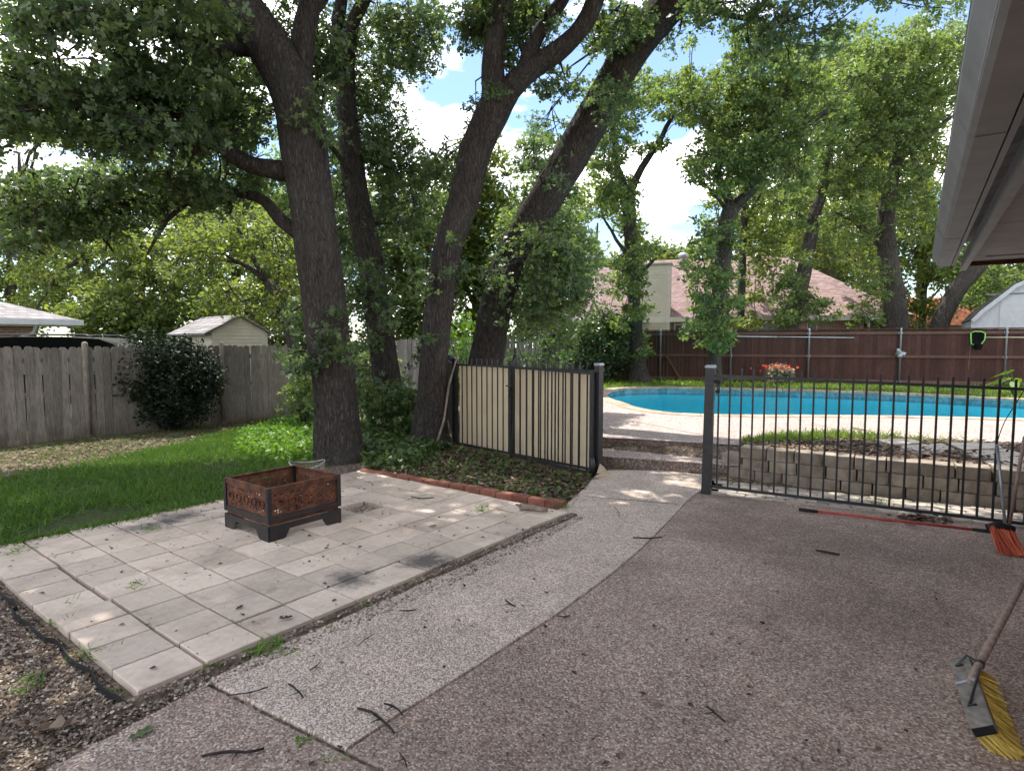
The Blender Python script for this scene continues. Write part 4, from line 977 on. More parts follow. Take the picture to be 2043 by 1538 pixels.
ext('drip_board', [(-.20, ZG-.05), (-.245, ZG-.05), (-.245, ZG+.05), (-.20, ZG+.05)], MT['white_metal'])
for k in range(5):   # soffit sheets with joints
    x1 = -.02 - k*2.2; ext('soffit_panel', [(-.25, ZG+.03), (-.9, ZG+.03), (-.9, ZG+.042), (-.25, ZG+.042)], MT['soffit'], x1-2.19, x1)
mb = MB(); mb.box(-.01, .028, -.92, -.252, ZG-.01, ZG+.06); mb.build('end_board', MT['rust'], house)
mb = MB(); mb.box(-.42, -.30, -.72, -.36, ZG+.024, ZG+.029)
for k in range(14): mb.box(-.415+k*.0082, -.412+k*.0082, -.715, -.365, ZG+.018, ZG+.024)
mb.build('soffit_vent', MT['steel'], house)
ext('roof', [(.03, ZG+.14), (.03, ZG+.165), (-4.2, ZG+2.05), (-4.2, ZG+2.0), (-.15, ZG+.19)], MT['roof_dark'], x1=.12)
ext('wall', [(-.86, -.05), (-.86, ZG+.028), (-1.16, ZG+.028), (-1.16, -.05)], MT['wall_brick2'], x1=-.08)
mb = MB(); mb.box(-.30, .02, -.97, -.74, ZG-.07, ZG+.027); mb.build('frieze_block', MT['wall_brick2'], house)
mb = MB(); mb.box(-.38, -.08, -6, -1.165, -.05, ZG+1.0); mb.build('end_wall', MT['wall_brick2'], house)

# ================================================================== BROOMS, RAKE
pb = thing('push_broom', 'push broom with weathered wood head and yellow bristles at the lower right', 'broom')
h0, h1 = G(1918, 1322, .10), G(1962, 1452, .085); ax_ = (h1-h0); Lb = ax_.length; ax_.normalize(); sd_ = ax_.cross(Vector((0, 0, 1))).normalized(); up_ = sd_.cross(ax_)
tilt = Matrix.Rotation(math.radians(30), 3, ax_); sd2, up2 = tilt @ sd_, tilt @ up_
def bfp(a, s_, u_): return h0 + ax_*a + sd2*s_ + up2*u_
def obox(mb, a0, a1, s0_, s1_, u0, u1):
    n = len(mb.v); mb.v += [tuple(bfp(a, s_, u_)) for u_ in (u0, u1) for a, s_ in ((a0, s0_), (a1, s0_), (a1, s1_), (a0, s1_))]
    mb.f += [tuple(n+i for i in q) for q in ((0,3,2,1),(4,5,6,7),(0,1,5,4),(1,2,6,5),(2,3,7,6),(3,0,4,7))]; return mb
hd = obox(MB(), -.02, Lb+.02, -.045, .045, -.02, .022).build('head', MT['old_wood'], pb)
bv = hd.modifiers.new('bev', 'BEVEL'); bv.width = .008; bv.segments = 2
ef = obox(MB(), Lb+.0205, Lb+.024, -.04, .04, -.016, .018).build('dark_end', MT['plastic_black'], hd)
# bristles fan out towards the right
N = 5200; a = rs.rand(N)*(Lb+.03)-.01; s_ = (rs.rand(N)-.5)*.085
root = np.array(h0)[None]+a[:, None]*np.array(ax_)+s_[:, None]*np.array(sd2)+(-.02)*np.array(up2)[None]
dirn = -np.array(up2)[None]*1.0 + rs.normal(size=(N, 3))*.13 + np.array(sd_)[None]*(-.0) + np.array(Vector((.55, -.1, 0)))[None] + np.array(ax_)[None]*((a/Lb-.5)*.45)[:, None]
dirn /= np.linalg.norm(dirn, axis=1, keepdims=True); ln = .10+.02*rs.rand(N); mxl = (root[:, 2]-.004)/np.maximum(.05, -dirn[:, 2]); ln = np.minimum(ln, mxl)
leaf_mesh('bristles', root, ln, (np.array([(-.016, 0, 0), (.016, 0, 0), (.02, 1, .0), (-.02, 1, 0)], np.float32), [(0, 1, 2, 3)]), MT['yellow_bristle'], pb, axis=dirn)['kind'] = 'stuff'
hb = bfp(Lb*.42, -.01, .02); he = D(2075, 1095, 3.55)
hd_ = (he-hb).normalized(); mb = MB(); mb.tube([hb - hd_*.01, hb + hd_*.06, hb.lerp(he, .5), hb + hd_*1.5], [.013, .018, .017, .017], 12); hn = mb.build('handle', MT['handle_wood'], pb, True)
cl = hb + hd_*.16
for aa in (.07, Lb-.13):
    q0 = bfp(aa, .01, .025); mb = MB(); mb.tube([q0 + sd2*-.02, q0 + sd2*.01, (q0.lerp(cl, .5)) + (q0-hb).normalized()*.035 + Vector((0, 0, .03)), cl + (q0-hb).normalized()*.028, cl], .006, 7); mb.build('brace', MT['iron'], pb, True)
mb = MB(); mb.tube([cl - hd_*.008, cl + hd_*.01], .021, 12); mb.build('clamp', MT['iron'], pb)
mb = MB(); q0 = bfp(Lb*.40, -.04, .0235); mb.tube([q0, bfp(Lb*.42, -.0, .03), bfp(Lb*.40, .045, .0235)], .006, 6); mb.build('wire_staple', MT['steel'], hd)

rk = thing('red_pole', 'red handled pole with black grip lying on the driveway below the iron fence', 'pole')
a, b_ = G(1594, 1016, .022), G(1992, 1062, .055); u = (b_-a).normalized(); Lr = (b_-a).length
mb = MB(); mb.tube([a + u*.16, b_ - u*.17], .013, 9); mb.build('shaft', MT['red_paint'], rk, True)
mb = MB(); mb.tube([a, a + u*.165], [.017, .0155], 10); mb.build('grip', MT['plastic_black'], rk, True)
mb = MB(); mb.tube([b_ - u*.175, b_], [.015, .018], 9); mb.build('ferrule', MT['plastic_black'], rk, True)
ob = thing('orange_broom', 'orange bristled angle broom head lying at the foot of the house wall', 'broom')
q = G(2003, 1085, 0); mb = MB()
ho = Vector((0, 0, 0)); N = 1500
top = np.array(G(1996, 1052, .16)); bot0 = np.array(G(1999, 1104, .0)); bot1 = np.array(G(2040, 1110, .0))
tt = rs.rand(N); r0 = top[None] + (tt[:, None]-.5)*np.array([[.16, -.02, -.03]]) + rs.normal(size=(N, 3))*.008
e = bot0[None]*(1-tt[:, None]) + bot1[None]*tt[:, None] + rs.normal(size=(N, 3))*np.array([[.012, .02, .0]]); e[:, 2] = np.abs(rs.normal(size=N))*.008+.004
dd = e-r0; ll = np.linalg.norm(dd, axis=1)
leaf_mesh('bristles', r0, ll, (np.array([(-.012, 0, 0), (.012, 0, 0), (.014, 1, 0), (-.014, 1, 0)], np.float32), [(0, 1, 2, 3)]), MT['orange_bristle'], ob, axis=dd/ll[:, None])['kind'] = 'stuff'
mb = MB()
tp_ = Vector(top); mb.tube([tp_ + Vector((-.10, .02, .0)), tp_ + Vector((-.03, 0, .02)), tp_ + Vector((.09, -.02, -.01))], [.022, .034, .026], 9); mb.build('head_cap', MT['plastic_black'], ob, True)
for k in range(3):
    p_ = tp_ + Vector((-.035+k*.012, -.035, -.05-k*.05)); mb = MB(); mb.tube([p_ + Vector((-.05, .0, .02)), p_ + Vector((0, -.015, 0)), p_ + Vector((.05, .0, .012))], [.014, .018, .014], 7); mb.build('grey_band', MT['white_metal'] if k != 1 else MT['plastic_black'], ob, True)
mb = MB(); mb.tube([tp_ + Vector((.07, 0, .0)), D(2044, 872, tp_.y-.35)], .012, 9); mb.build('handle', MT['handle_wood'], ob, True)
mp_ = thing('metal_stake', 'thin grey metal stake with a black cable leaning at the right end of the fence', 'stake')
a, b_ = G(2006, 1052, .02), D(1989, 886, 5.35); mb = MB(); mb.tube([a, b_], [.012, .014], 8); mb.build('rod', MT['steel'], mp_, True)
mb = MB(); pth, rr_ = smooth_path([b_, D(1994, 868, 5.36), D(2005, 840, 5.4), D(2025, 808, 5.4), D(2048, 770, 5.4)], [.004]*5, .05); mb.tube(pth, rr_, 5); mb.build('cable', MT['plastic_black'], mp_)
print('objects1', time.time()-T0)

# ================================================================== NEIGHBOURING HOUSES, SHED, CAR
def hip_roof(mb, x0, x1, y0, y1, ze, zr, rx0, rx1, ry):
    """hip roof over a rectangle: ridge from (rx0, ry) to (rx1, ry)"""
    a, b, c, d = (x0, y0, ze), (x1, y0, ze), (x1, y1, ze), (x0, y1, ze); e, f = (rx0, ry, zr), (rx1, ry, zr)
    mb.quad(a, b, f, e); mb.poly([b, c, f]); mb.quad(c, d, e, f); mb.poly([d, a, e]); mb.quad(d, c, b, a); return mb
def window(par, x, y, z0, z1, w, pane='glass', cols=2, rows_=2, ny=-1):
    """window set into a wall that faces -y"""
    f = MB(); t = .05
    f.box(x-w/2, x+w/2, y-.05, y-.01, z0, z0+t); f.box(x-w/2, x+w/2, y-.05, y-.01, z1-t, z1); f.box(x-w/2, x-w/2+t, y-.05, y-.01, z0+t, z1-t); f.box(x+w/2-t, x+w/2, y-.05, y-.01, z0+t, z1-t)
    wo = f.build('window', MT['trim'], par)
    g = MB(); g.box(x-w/2+t, x+w/2-t, y-.022, y-.012, z0+t, z1-t); g.build('pane', MT[pane], wo)
    mm = MB()
    for i in range(1, cols): xx = x-w/2+w*i/cols; mm.box(xx-.012, xx+.012, y-.04, y-.024, z0+t, z1-t)
    for j in range(1, rows_): zz = z0+(z1-z0)*j/rows_; mm.box(x-w/2+t, x+w/2-t, y-.041, y-.0235, zz-.012, zz+.012)
    if mm.v: mm.build('muntin', MT['trim'], wo)
    return wo
# house behind the brown fence; local +x runs along the fence, +y away
HB = D(1180, 640, 31.0); HRZ = math.atan2(bd.y, bd.x)
hb_ = thing('brick_house', 'brick house with mauve shingle roofs and a sided chimney behind the brown fence', 'house', (HB.x, HB.y, .2), HRZ)
def hloc(px, py, dy):
    """local coordinates of the point seen at (px, py) on the plane y = dy of the house frame"""
    n = Vector((-math.sin(HRZ), math.cos(HRZ), 0)); r = ray(px, py); o = Vector((HB.x, HB.y, .2)) + n*dy; c = Vector((0, 0, CAMH)); t = (o-c).dot(n)/r.dot(n); p = c + r*t - Vector((HB.x, HB.y, .2))
    return Vector((p.x*math.cos(HRZ)+p.y*math.sin(HRZ), dy, p.z))
ze = hloc(1300, 634, 0).z
xl, xr = hloc(1120, 640, 0).x, hloc(1500, 640, 0).x
mb = MB(); mb.box(xl+.4, xr+6, .45, 11, -.3, ze-.05); mb.build('wall', MT['wall_brick'], hb_)
rg = hloc(1360, 517, 5.6); rl = hloc(1252, 519, 5.6).x
mb = MB(); hip_roof(mb, hloc(1252, 600, 0).x-3.2, xr+6.6, 0, 11.4, ze, rg.z, rl, hloc(1560, 530, 5.6).x, 5.7); mb.build('roof', MT['roof_mauve'], hb_)
lw = hloc(1205, 534, 3.2); mb = MB(); hip_roof(mb, xl, hloc(1290, 640, -.6).x, -.6, 7.4, ze-.04, lw.z, lw.x-.6, lw.x+1.2, 3.2); mb.build('left_wing_roof', MT['roof_mauve'], hb_)
# right wings, projecting towards the fence
w1l, w1r = hloc(1470, 640, -1.5).x, hloc(1625, 640, -1.5).x; ap = hloc(1515, 556, 1.6)
mb = MB(); hip_roof(mb, w1l, w1r, -1.5, 5.4, ze-.05, ap.z, ap.x-.9, ap.x+.9, 1.7); mb.build('mid_wing_roof', MT['roof_mauve'], hb_)
mb = MB(); mb.box(w1l+.4, w1r-.2, -1.1, 5, -.3, ze-.1); mb.build('mid_wing_wall', MT['wall_brick'], hb_)
w2l, w2r = hloc(1575, 640, -2.6).x, hloc(1756, 640, -2.6).x; ap2 = hloc(1636, 569, .2)
mb = MB(); hip_roof(mb, w2l, w2r, -2.6, 3.6, ze-.12, ap2.z, ap2.x-.3, ap2.x+.5, .4); mb.build('right_wing_roof', MT['roof_mauve'], hb_)
mb = MB(); mb.box(w2l+.4, w2r-.5, -2.2, 3.2, -.3, ze-.17); mb.build('right_wing_wall', MT['wall_brick'], hb_)
for (x0, x1, y, z) in ((xl-.02, xr+.3, -.62, ze-.04), (w1l, w1r, -1.52, ze-.05), (w2l, w2r, -2.62, ze-.12)):
    mb = MB(); mb.box(x0, x1, y-.02, y+.018, z-.2, z+.02); mb.build('fascia', MT['trim'], hb_)
# sided chimney chase
cl_, cr_ = hloc(1270, 600, -.1).x, hloc(1336, 600, -.1).x; ct = hloc(1320, 527, -.1).z
ch = MB(); ch.box(cl_, cr_, -.1, .9, -.3, ct); cho = ch.build('chimney', MT['cream'], hb_)
sd = MB(); zz = .6
while zz < ct-.15:
    n = len(sd.v); sd.v += [(cl_-.012, -.125, zz), (cr_+.012, -.125, zz), (cr_+.004, -.104, zz+.14), (cl_-.004, -.104, zz+.14)]; sd.f.append((n, n+1, n+2, n+3))
    n = len(sd.v); sd.v += [(cl_-.012, -.104, zz), (cr_+.012, -.104, zz), (cr_+.012, -.125, zz), (cl_-.012, -.125, zz)]; sd.f.append((n, n+1, n+2, n+3))
    n = len(sd.v); sd.v += [(cr_+.025, -.1, zz), (cr_+.025, .9, zz), (cr_+.004, .9, zz+.14), (cr_+.004, -.1, zz+.14)]; sd.f.append((n, n+1, n+2, n+3)); zz += .14
sd.build('lap_siding', MT['cream'], cho)['kind'] = 'stuff'
mb = MB()
for xx in (cl_, cr_-.1): mb.box(xx-.03, xx+.13, -.145, -.127, -.3, ct)
mb.box(cl_-.1, cr_+.1, -.22, 1.0, ct, ct+.07); mb.build('corner_board', MT['trim'], cho)
vt = thing('turbine_vent', 'silver turbine roof vent on the ridge of the brick house', 'vent'); q = Vector((HB.x, HB.y, .2)) + Matrix.Rotation(HRZ, 3, 'Z') @ Vector((hloc(1363, 522, 5.2).x, 5.2, rg.z-.28))
mb = MB(); mb.tube([q, q + Vector((0, 0, .25))], .16, 12); mb.build('collar', MT['steel'], vt)
mb = MB(); mb.tube([q + Vector((0, 0, z)) for z in (.25, .33, .45, .55, .60)], [.2, .3, .31, .22, .05], 14); mb.build('turbine', MT['steel'], vt)
for px, pn, w, yy in ((1365, 'glass', .9, .45), (1143, 'glass', .5, .45), (1300, 'blind', .3, .45)):
    window(hb_, hloc(px, 640, yy).x, yy, .9, ze-.32, w, pn)
window(hb_, hloc(1526, 640, -1.1).x, -1.1, .9, ze-.3, 1.0, 'blind'); window(hb_, hloc(1592, 640, -1.1).x, -1.1, .9, ze-.35, .5, 'blind')
window(hb_, hloc(1620, 640, -2.2).x, -2.2, .9, ze-.35, .4, 'glass', 1, 2)
for px in (1346,): mb = MB(); x = hloc(px, 640, .4).x; mb.tube([(x, .38, .3), (x, .38, ze-.25), (x+.05, .1, ze-.08)], .04, 6); mb.build('downspout', MT['trim'], hb_)
x = hloc(1733, 640, -2.25).x; mb = MB(); mb.tube([(x, -2.26, .3), (x, -2.26, ze-.4), (x, -2.5, ze-.2)], .05, 6); mb.build('downspout', MT['trim'], hb_)
for px, py, h in ((1648, 600, .3), (1657, 606, .22)):
    q = hloc(px, py, -.9); mb = MB(); mb.tube([(q.x, -.9, q.z-.3), (q.x, -.9, q.z+h*.3)], .05 if h > .25 else .12, 8); mb.build('roof_vent', MT['steel'], hb_)
dsh = thing('satellite_dish', 'dark satellite dish at the roof corner of the brick house', 'satellite dish'); q = D(1705, 612, 28.6)
mb = MB(); mb.tube([q + Vector((.0, 0, -.55)), q + Vector((0, 0, -.05))], .025, 6); mb.build('mast', MT['steel'], dsh)
mb = MB(); c_ = Vector((.35, -.3, .45)).normalized(); s_ = c_.orthogonal().normalized(); t_ = c_.cross(s_); ringp = [q + (s_*math.cos(a)*.28 + t_*math.sin(a)*.34) + c_*.06 for a in np.linspace(0, 2*PI, 17)[:-1]]
for i in range(16): mb.poly([ringp[i], ringp[(i+1) % 16], q - c_*.02])
mb.build('dish', MT['steel'], dsh); mb = MB(); mb.tube([q + t_*-.3, q + c_*.42], .015, 5); mb.build('feed_arm', MT['steel'], dsh)

# far house with an orange-red roof
HR = D(1895, 640, 44.0); hr = thing('far_house', 'distant brown brick house with orange red roof beyond the fence', 'house', (HR.x, HR.y, .2), HRZ)
mb = MB(); mb.box(-5, 7, 0, 7, -.3, 2.75); mb.build('wall', MT['wall_brick2'], hr)
mb = MB(); hip_roof(mb, -5.5, 7.5, -.5, 7.5, 2.75, 5.0, -1.6, 4, 3.5); mb.build('roof', MT['roof_red'], hr)
mb = MB(); hip_roof(mb, -5.9, -2.0, -1.6, 3, 2.65, 3.7, -4.2, -3.6, .7); mb.build('porch_roof', MT['roof_red'], hr)
window(hr, -1.6, 0, .8, 2.3, 2.2, 'blind'); window(hr, 1.2, 0, .8, 2.3, 1.6, 'blind'); 
mb = MB(); mb.box(3.2, 4.3, -.05, -.01, .0, 2.3); dr = mb.build('door', MT['plastic_black'], hr); mb = MB(); mb.box(3.4, 4.1, -.07, -.055, 1.2, 2.1); mb.build('pane', MT['glass'], dr)
mb = MB(); mb.box(-4.9, -4.4, -.06, -.01, .2, 2.6); mb.build('garage_trim', MT['shed_white'], hr)

# white gambrel shed right behind the fence
SHY = 21.6; sh0 = D(1937, 655, SHY); shd = thing('gambrel_shed', 'white gambrel roofed garden shed beyond the right end of the brown fence', 'shed', (sh0.x, sh0.y, .2), math.radians(-33))
pr = [(0, 0), (0, D(1937, 640, SHY).z-.2), (.25, D(1950, 622, SHY).z-.2), (1.15, D(2000, 573, SHY).z-.2), (2.1, D(2043, 550, SHY).z-.1)]
W2 = 2.1; pr2 = pr + [(2*W2-x, z) for x, z in reversed(pr[:-1])]
mb = MB(); n = len(pr2); mb.v = [(x, 0, z) for x, z in pr2] + [(x, 4, z) for x, z in pr2]; mb.f = [tuple(range(n)), tuple(range(2*n-1, n-1, -1))] + [(i, (i+1) % n, (i+1) % n+n, i+n) for i in (0, n-2, n-1)]
mb.build('wall', MT['shed_white'], shd)
for i in range(1, 7):
    (x0, z0), (x1, z1) = pr2[i], pr2[i+1]; d = Vector((x1-x0, 0, z1-z0)).normalized(); nr_ = Vector((-d.z, 0, d.x))*.05
    mb = MB(); P_ = [Vector((x0, -.12, z0)), Vector((x1, -.12, z1)), Vector((x1, 4.1, z1)), Vector((x0, 4.1, z0))]; mb.v = [tuple(p) for p in P_] + [tuple(p+nr_) for p in P_]; mb.f = [(3,2,1,0),(4,5,6,7),(0,1,5,4),(1,2,6,5),(2,3,7,6),(3,0,4,7)]; mb.build('roof_slope', MT['roof_dark'], shd)
    mb = MB(); nn = nr_.normalized(); q = [Vector((x0, -.135, z0))-nn*.10, Vector((x1, -.135, z1))-nn*.10, Vector((x1, -.135, z1))+nn*.03, Vector((x0, -.135, z0))+nn*.03]; mb.quad(*q); mb.build('trim_board', MT['shed_white'], shd)
zb = pr[3][1]-.05; mb = MB(); mb.box(.35, 2*W2-.35, -.03, -.005, zb-.25, zb-.21); mb.build('battens', MT['roof_grey'], shd)
for k in range(1, 5): mb = MB(); mb.box(k*.8-.012, k*.8+.012, -.02, -.004, 0, zb-.26 if k > 0 else 1); mb.build('batten', MT['shed_white'], shd)

# neighbour's house at the left: roof corner with white gutter
NH = D(158, 648, 17.0); nh = thing('neighbour_house', 'neighbouring house with grey hip roof and white gutter at the left edge', 'house', (NH.x, NH.y, -.2), math.radians(44))
zE = NH.z+.2
mb = MB(); hip_roof(mb, -9, .05, -.1, 9, zE+.12, zE+1.45, -5.0, -3.9, 4.4); mb.build('roof', MT['roof_grey'], nh)
mb = MB(); mb.box(-9, .08, -.2, -.09, zE-.02, zE+.13); mb.build('gutter', MT['shed_white'], nh)
mb = MB(); mb.box(-9, -.05, -.085, .55, zE-.06, zE+.0); mb.build('soffit', MT['trim'], nh)
mb = MB(); mb.box(-9, -.9, .55, 8.5, -.2, zE-.06); mb.build('wall', MT['wall_brick2'], nh)
mb = MB(); mb.tube([(-.95, -.12, zE), (-1.0, .2, zE-.25), (-1.3, .5, zE-.35), (-1.3, .5, 0)], .05, 7); mb.build('downspout', MT['shed_white'], nh)
# dark car behind the left fence
CARP = D(135, 690, 14.2); car = thing('parked_car', 'black sport utility vehicle parked behind the left fence, only its roof showing', 'car', (CARP.x, CARP.y, -.25), math.radians(4))
k_ = 14.2/1200; zr = CAMH + (685-672)*k_ + .25
prof = [(-2.3, .55), (-2.25, 1.0), (-1.55, 1.15), (-1.35, zr-.16), (-1.1, zr-.03), (-.6, zr), (.5, zr-.01), (1.15, zr-.05), (1.45, zr-.16), (2.2, 1.1), (2.3, .95), (2.3, .55)]
mb = MB(); n = len(prof)
for yy, s_ in ((-.82, .93), (-.6, 1.0), (.6, 1.0), (.82, .93)): mb.v += [(x, yy if z < 1.2 else yy*.92, z*(1 if z < 1.2 else (s_*.06+.94))) for x, z in prof]
for j in range(3):
    for i in range(n-1): mb.f.append((j*n+i, j*n+i+1, (j+1)*n+i+1, (j+1)*n+i))
mb.f += [tuple(range(n)), tuple(range(4*n-1, 3*n-1, -1))]; mb.build('body', MT['car_paint'], car, True)
for s_ in (-.68, .68): mb = MB(); mb.tube([(-1.1, s_, zr), (-.9, s_, zr+.05), (.8, s_, zr+.04), (1.0, s_, zr-.02)], .018, 6); mb.build('roof_rail', MT['chrome'], car, True)
mb = MB(); mb.quad((-1.36, -.72, 1.2), (-1.36, .72, 1.2), (-1.13, .68, zr-.05), (-1.13, -.68, zr-.05)); mb.build('rear_window', MT['glass'], car)
for s_ in (-1, 1): mb = MB(); mb.poly([(x, s_*.815, z) for x, z in ((-1.25, 1.2), (1.4, 1.2), (1.2, zr-.30), (-1.05, zr-.30))]); mb.build('side_window', MT['glass'], car)
for xx in (-1.4, 1.4):
    for yy in (-.8, .8): mb = MB(); mb.tube([(xx, yy-.1, .34), (xx, yy+.1, .34)], .34, 18); mb.build('wheel', MT['plastic_black'], car)
# small shed at the left: gable end with horizontal siding
GS = D(480, 690, 17.4); gs = thing('garden_shed', 'small shed with cream sided gable behind the left fence and holly bush', 'shed', (GS.x, GS.y, -.2), math.radians(48))
ks = 17.4/1200; za = CAMH + (685-633)*ks + .2; zc_ = CAMH + (685-663)*ks + .2; hwid = .8
mb = MB(); mb.poly([(-hwid, 0, 0), (hwid, 0, 0), (hwid, 0, zc_), (0, 0, za), (-hwid, 0, zc_)]); mb.quad((-hwid, 2.6, 0), (-hwid, 0, 0), (-hwid, 0, zc_), (-hwid, 2.6, zc_)); mb.quad((hwid, 0, 0), (hwid, 2.6, 0), (hwid, 2.6, zc_), (hwid, 0, zc_)); mb.build('wall', MT['cream'], gs)
mb = MB(); zz = zc_-.8
while zz < za-.1:
    hw_ = hwid if zz < zc_ else hwid*(za-zz)/(za-zc_)
    hw2 = hwid if zz+.1 < zc_ else max(.01, hwid*(za-zz-.1)/(za-zc_)); mb.quad((-hw_, -.03, zz), (hw_, -.03, zz), (hw2, -.008, zz+.1), (-hw2, -.008, zz+.1)); mb.quad((-hw_, -.008, zz), (hw_, -.008, zz), (hw_, -.03, zz), (-hw_, -.03, zz)); zz += .1
mb.build('lap_siding', MT['cream'], gs)['kind'] = 'stuff'
for s_ in (-1, 1):
    mb = MB(); ex = hwid*1.14*s_ if s_ > 0 else -hwid*1.3; ez = zc_-.05 if s_ > 0 else zc_-.09
    P_ = [Vector((0, -.12, za+.02)), Vector((ex, -.12 if s_ > 0 else -.12, ez)), Vector((ex, 2.7, ez)), Vector((0, 2.7, za+.02))]; up = Vector((0, 0, .05))
    mb.v = [tuple(p) for p in P_] + [tuple(p+up) for p in P_]; mb.f = [(0,1,2,3),(7,6,5,4),(0,4,5,1),(1,5,6,2),(2,6,7,3),(3,7,4,0)]; mb.build('roof_slope', MT['roof_grey'], gs)

# ================================================================== TREES
# --- the four big near oaks: trunks traced from the photograph, crowns carried on above the frame
def tr(pts, y0, dy=0.0, ztop=None):
    """(px, py, width_px) list -> points and radii; depth drifts by dy from first to last"""
    n = len(pts); P_, R_ = [], []
    for i, (x, y, w) in enumerate(pts):
        yy = y0 + dy*i/(n-1); P_.append(D(x, y, yy)); R_.append(w*.5*yy/F)
    return P_, R_
def crown_above(T, centre, rad, n_limbs, start, r0, nl=34, rad_c=.55, depth=2, zr=(.0, 1.0)):
    T.upper = True
    for k in range(n_limbs):
        a = 2*PI*(k+rnd.random()*.6)/n_limbs; zz = rnd.uniform(*zr); q = rad*math.sqrt(max(.05, 1-zz*zz*.8))*rnd.uniform(.25, 1.0)
        e = Vector(centre) + Vector((math.cos(a)*q, math.sin(a)*q, zz*rad*.8)); st = start[k % len(start)]
        T.spray(st, e, r0, depth, nl, rad_c)
    T.upper = False

b1 = GT(681, 918)
T1 = Tree('big leaning oak with furrowed trunk standing behind the fire pit', base=b1)
p, r = tr([(681, 922, 118), (676, 890, 98), (670, 800, 84), (657, 700, 84), (647, 600, 82), (635, 500, 84), (621, 400, 84), (607, 300, 88), (588, 200, 84), (540, 100, 82), (466, 0, 88)], b1.y, -.2)
p[0].z = b1.z-.1; T1.trunk(p, r, n=44, step=.06)
top = p[-1]; t2 = top + Vector((-.7, -.3, 1.5)); T1.branch([top, top+Vector((-.35, -.1, .7)), t2], [r[-1], r[-1]*.9, r[-1]*.7], 14, .2, .05)
T1.branch([D(588, 190, 8.5), D(608, 110, 8.6), D(622, 40, 8.8), D(640, -60, 9.0)], [.20, .16, .15, .12], 12)
T1.branch([D(606, 350, 8.45), D(566, 338, 8.42), D(507, 329, 8.4), D(462, 308, 8.3), D(435, 284, 8.2), D(411, 260, 8.1), D(377, 240, 8.0), D(308, 205, 7.8), D(200, 190, 7.6), D(60, 210, 7.4)], [.16, .14, .12, .11, .10, .09, .08, .06, .04, .02], 9, .15, .06)
T1.branch([D(600, 470, 8.6), D(560, 440, 8.7), D(538, 415, 8.8), D(500, 388, 8.9), D(411, 380, 9.0), D(308, 392, 9.0), D(171, 425, 9.0), D(40, 450, 8.9)], [.11, .095, .085, .075, .06, .05, .035, .015], 8, .15, .07)
T1.branch([D(555, 118, 8.4), D(500, 92, 8.3), D(430, 100, 8.0), D(370, 79, 7.7), D(300, 50, 7.4), D(200, 40, 7.0), D(80, 60, 6.8)], [.15, .125, .10, .09, .07, .05, .02], 8, .2, .06)
T1.branch([D(332, 50, 7.6), D(310, 20, 7.7), D(285, -30, 7.8), D(240, -120, 7.9)], [.07, .06, .05, .03], 7)
T1.branch([D(411, 262, 8.1), D(360, 300, 7.9), D(355, 340, 7.9)], [.04, .03, .015], 6); T1.branch([D(440, 290, 8.2), D(400, 300, 8.0), D(385, 340, 8.0)], [.035, .025, .01], 6)
T1.branch([D(411, 380, 9.0), D(330, 440, 8.8), D(300, 500, 8.7)], [.05, .035, .012], 6); T1.branch([D(250, 405, 9.0), D(230, 450, 8.9), D(225, 490, 8.9)], [.03, .02, .01], 5); T1.branch([D(120, 435, 9.0), D(90, 470, 8.9), D(80, 500, 8.9)], [.025, .015, .008], 5)
T1.fill([(120, 40, 7.0, 150, 60, 42), (330, 30, 7.5, 130, 50, 34), (60, 170, 7.4, 90, 60, 26), (300, 160, 8.0, 160, 60, 60), (440, 130, 9.6, 90, 70, 34), (180, 240, 7.7, 160, 55, 56), (410, 210, 9.0, 100, 60, 34), (320, 270, 8.0, 120, 40, 30), (480, 260, 9.8, 50, 60, 18),
         (110, 395, 8.9, 130, 45, 52), (290, 380, 9.0, 130, 40, 50), (430, 370, 9.4, 90, 40, 30), (60, 460, 8.9, 90, 40, 26), (200, 450, 9.0, 110, 30, 22), (20, 240, 7.2, 50, 60, 16), (560, 40, 10.2, 60, 60, 14), (630, 130, 9.8, 40, 90, 26), (628, 230, 8.4, 20, 50, 6), (520, 200, 9.8, 30, 60, 10)], 1.0, .33, 44)
T1.fill([(672, 660, 8.3, 26, 40, 9), (640, 720, 8.35, 30, 20, 4), (690, 700, 8.2, 22, 22, 3), (600, 700, 8.5, 26, 60, 9), (650, 810, 8.3, 20, 14, 2), (595, 640, 8.6, 22, 40, 6)], 1.0, .16, 26)
crown_above(T1, (-4.6, 7.2, 8.3), 4.6, 20, [t2, top, t2, D(240, -120, 7.9)], .10, 42, .55, 2, (-.15, .7))
crown_above(T1, (-1.4, 6.2, 8.4), 4.0, 20, [D(640, -60, 9.0), t2], .09, 44, .55, 2, (-.1, .6))
T1.finish()

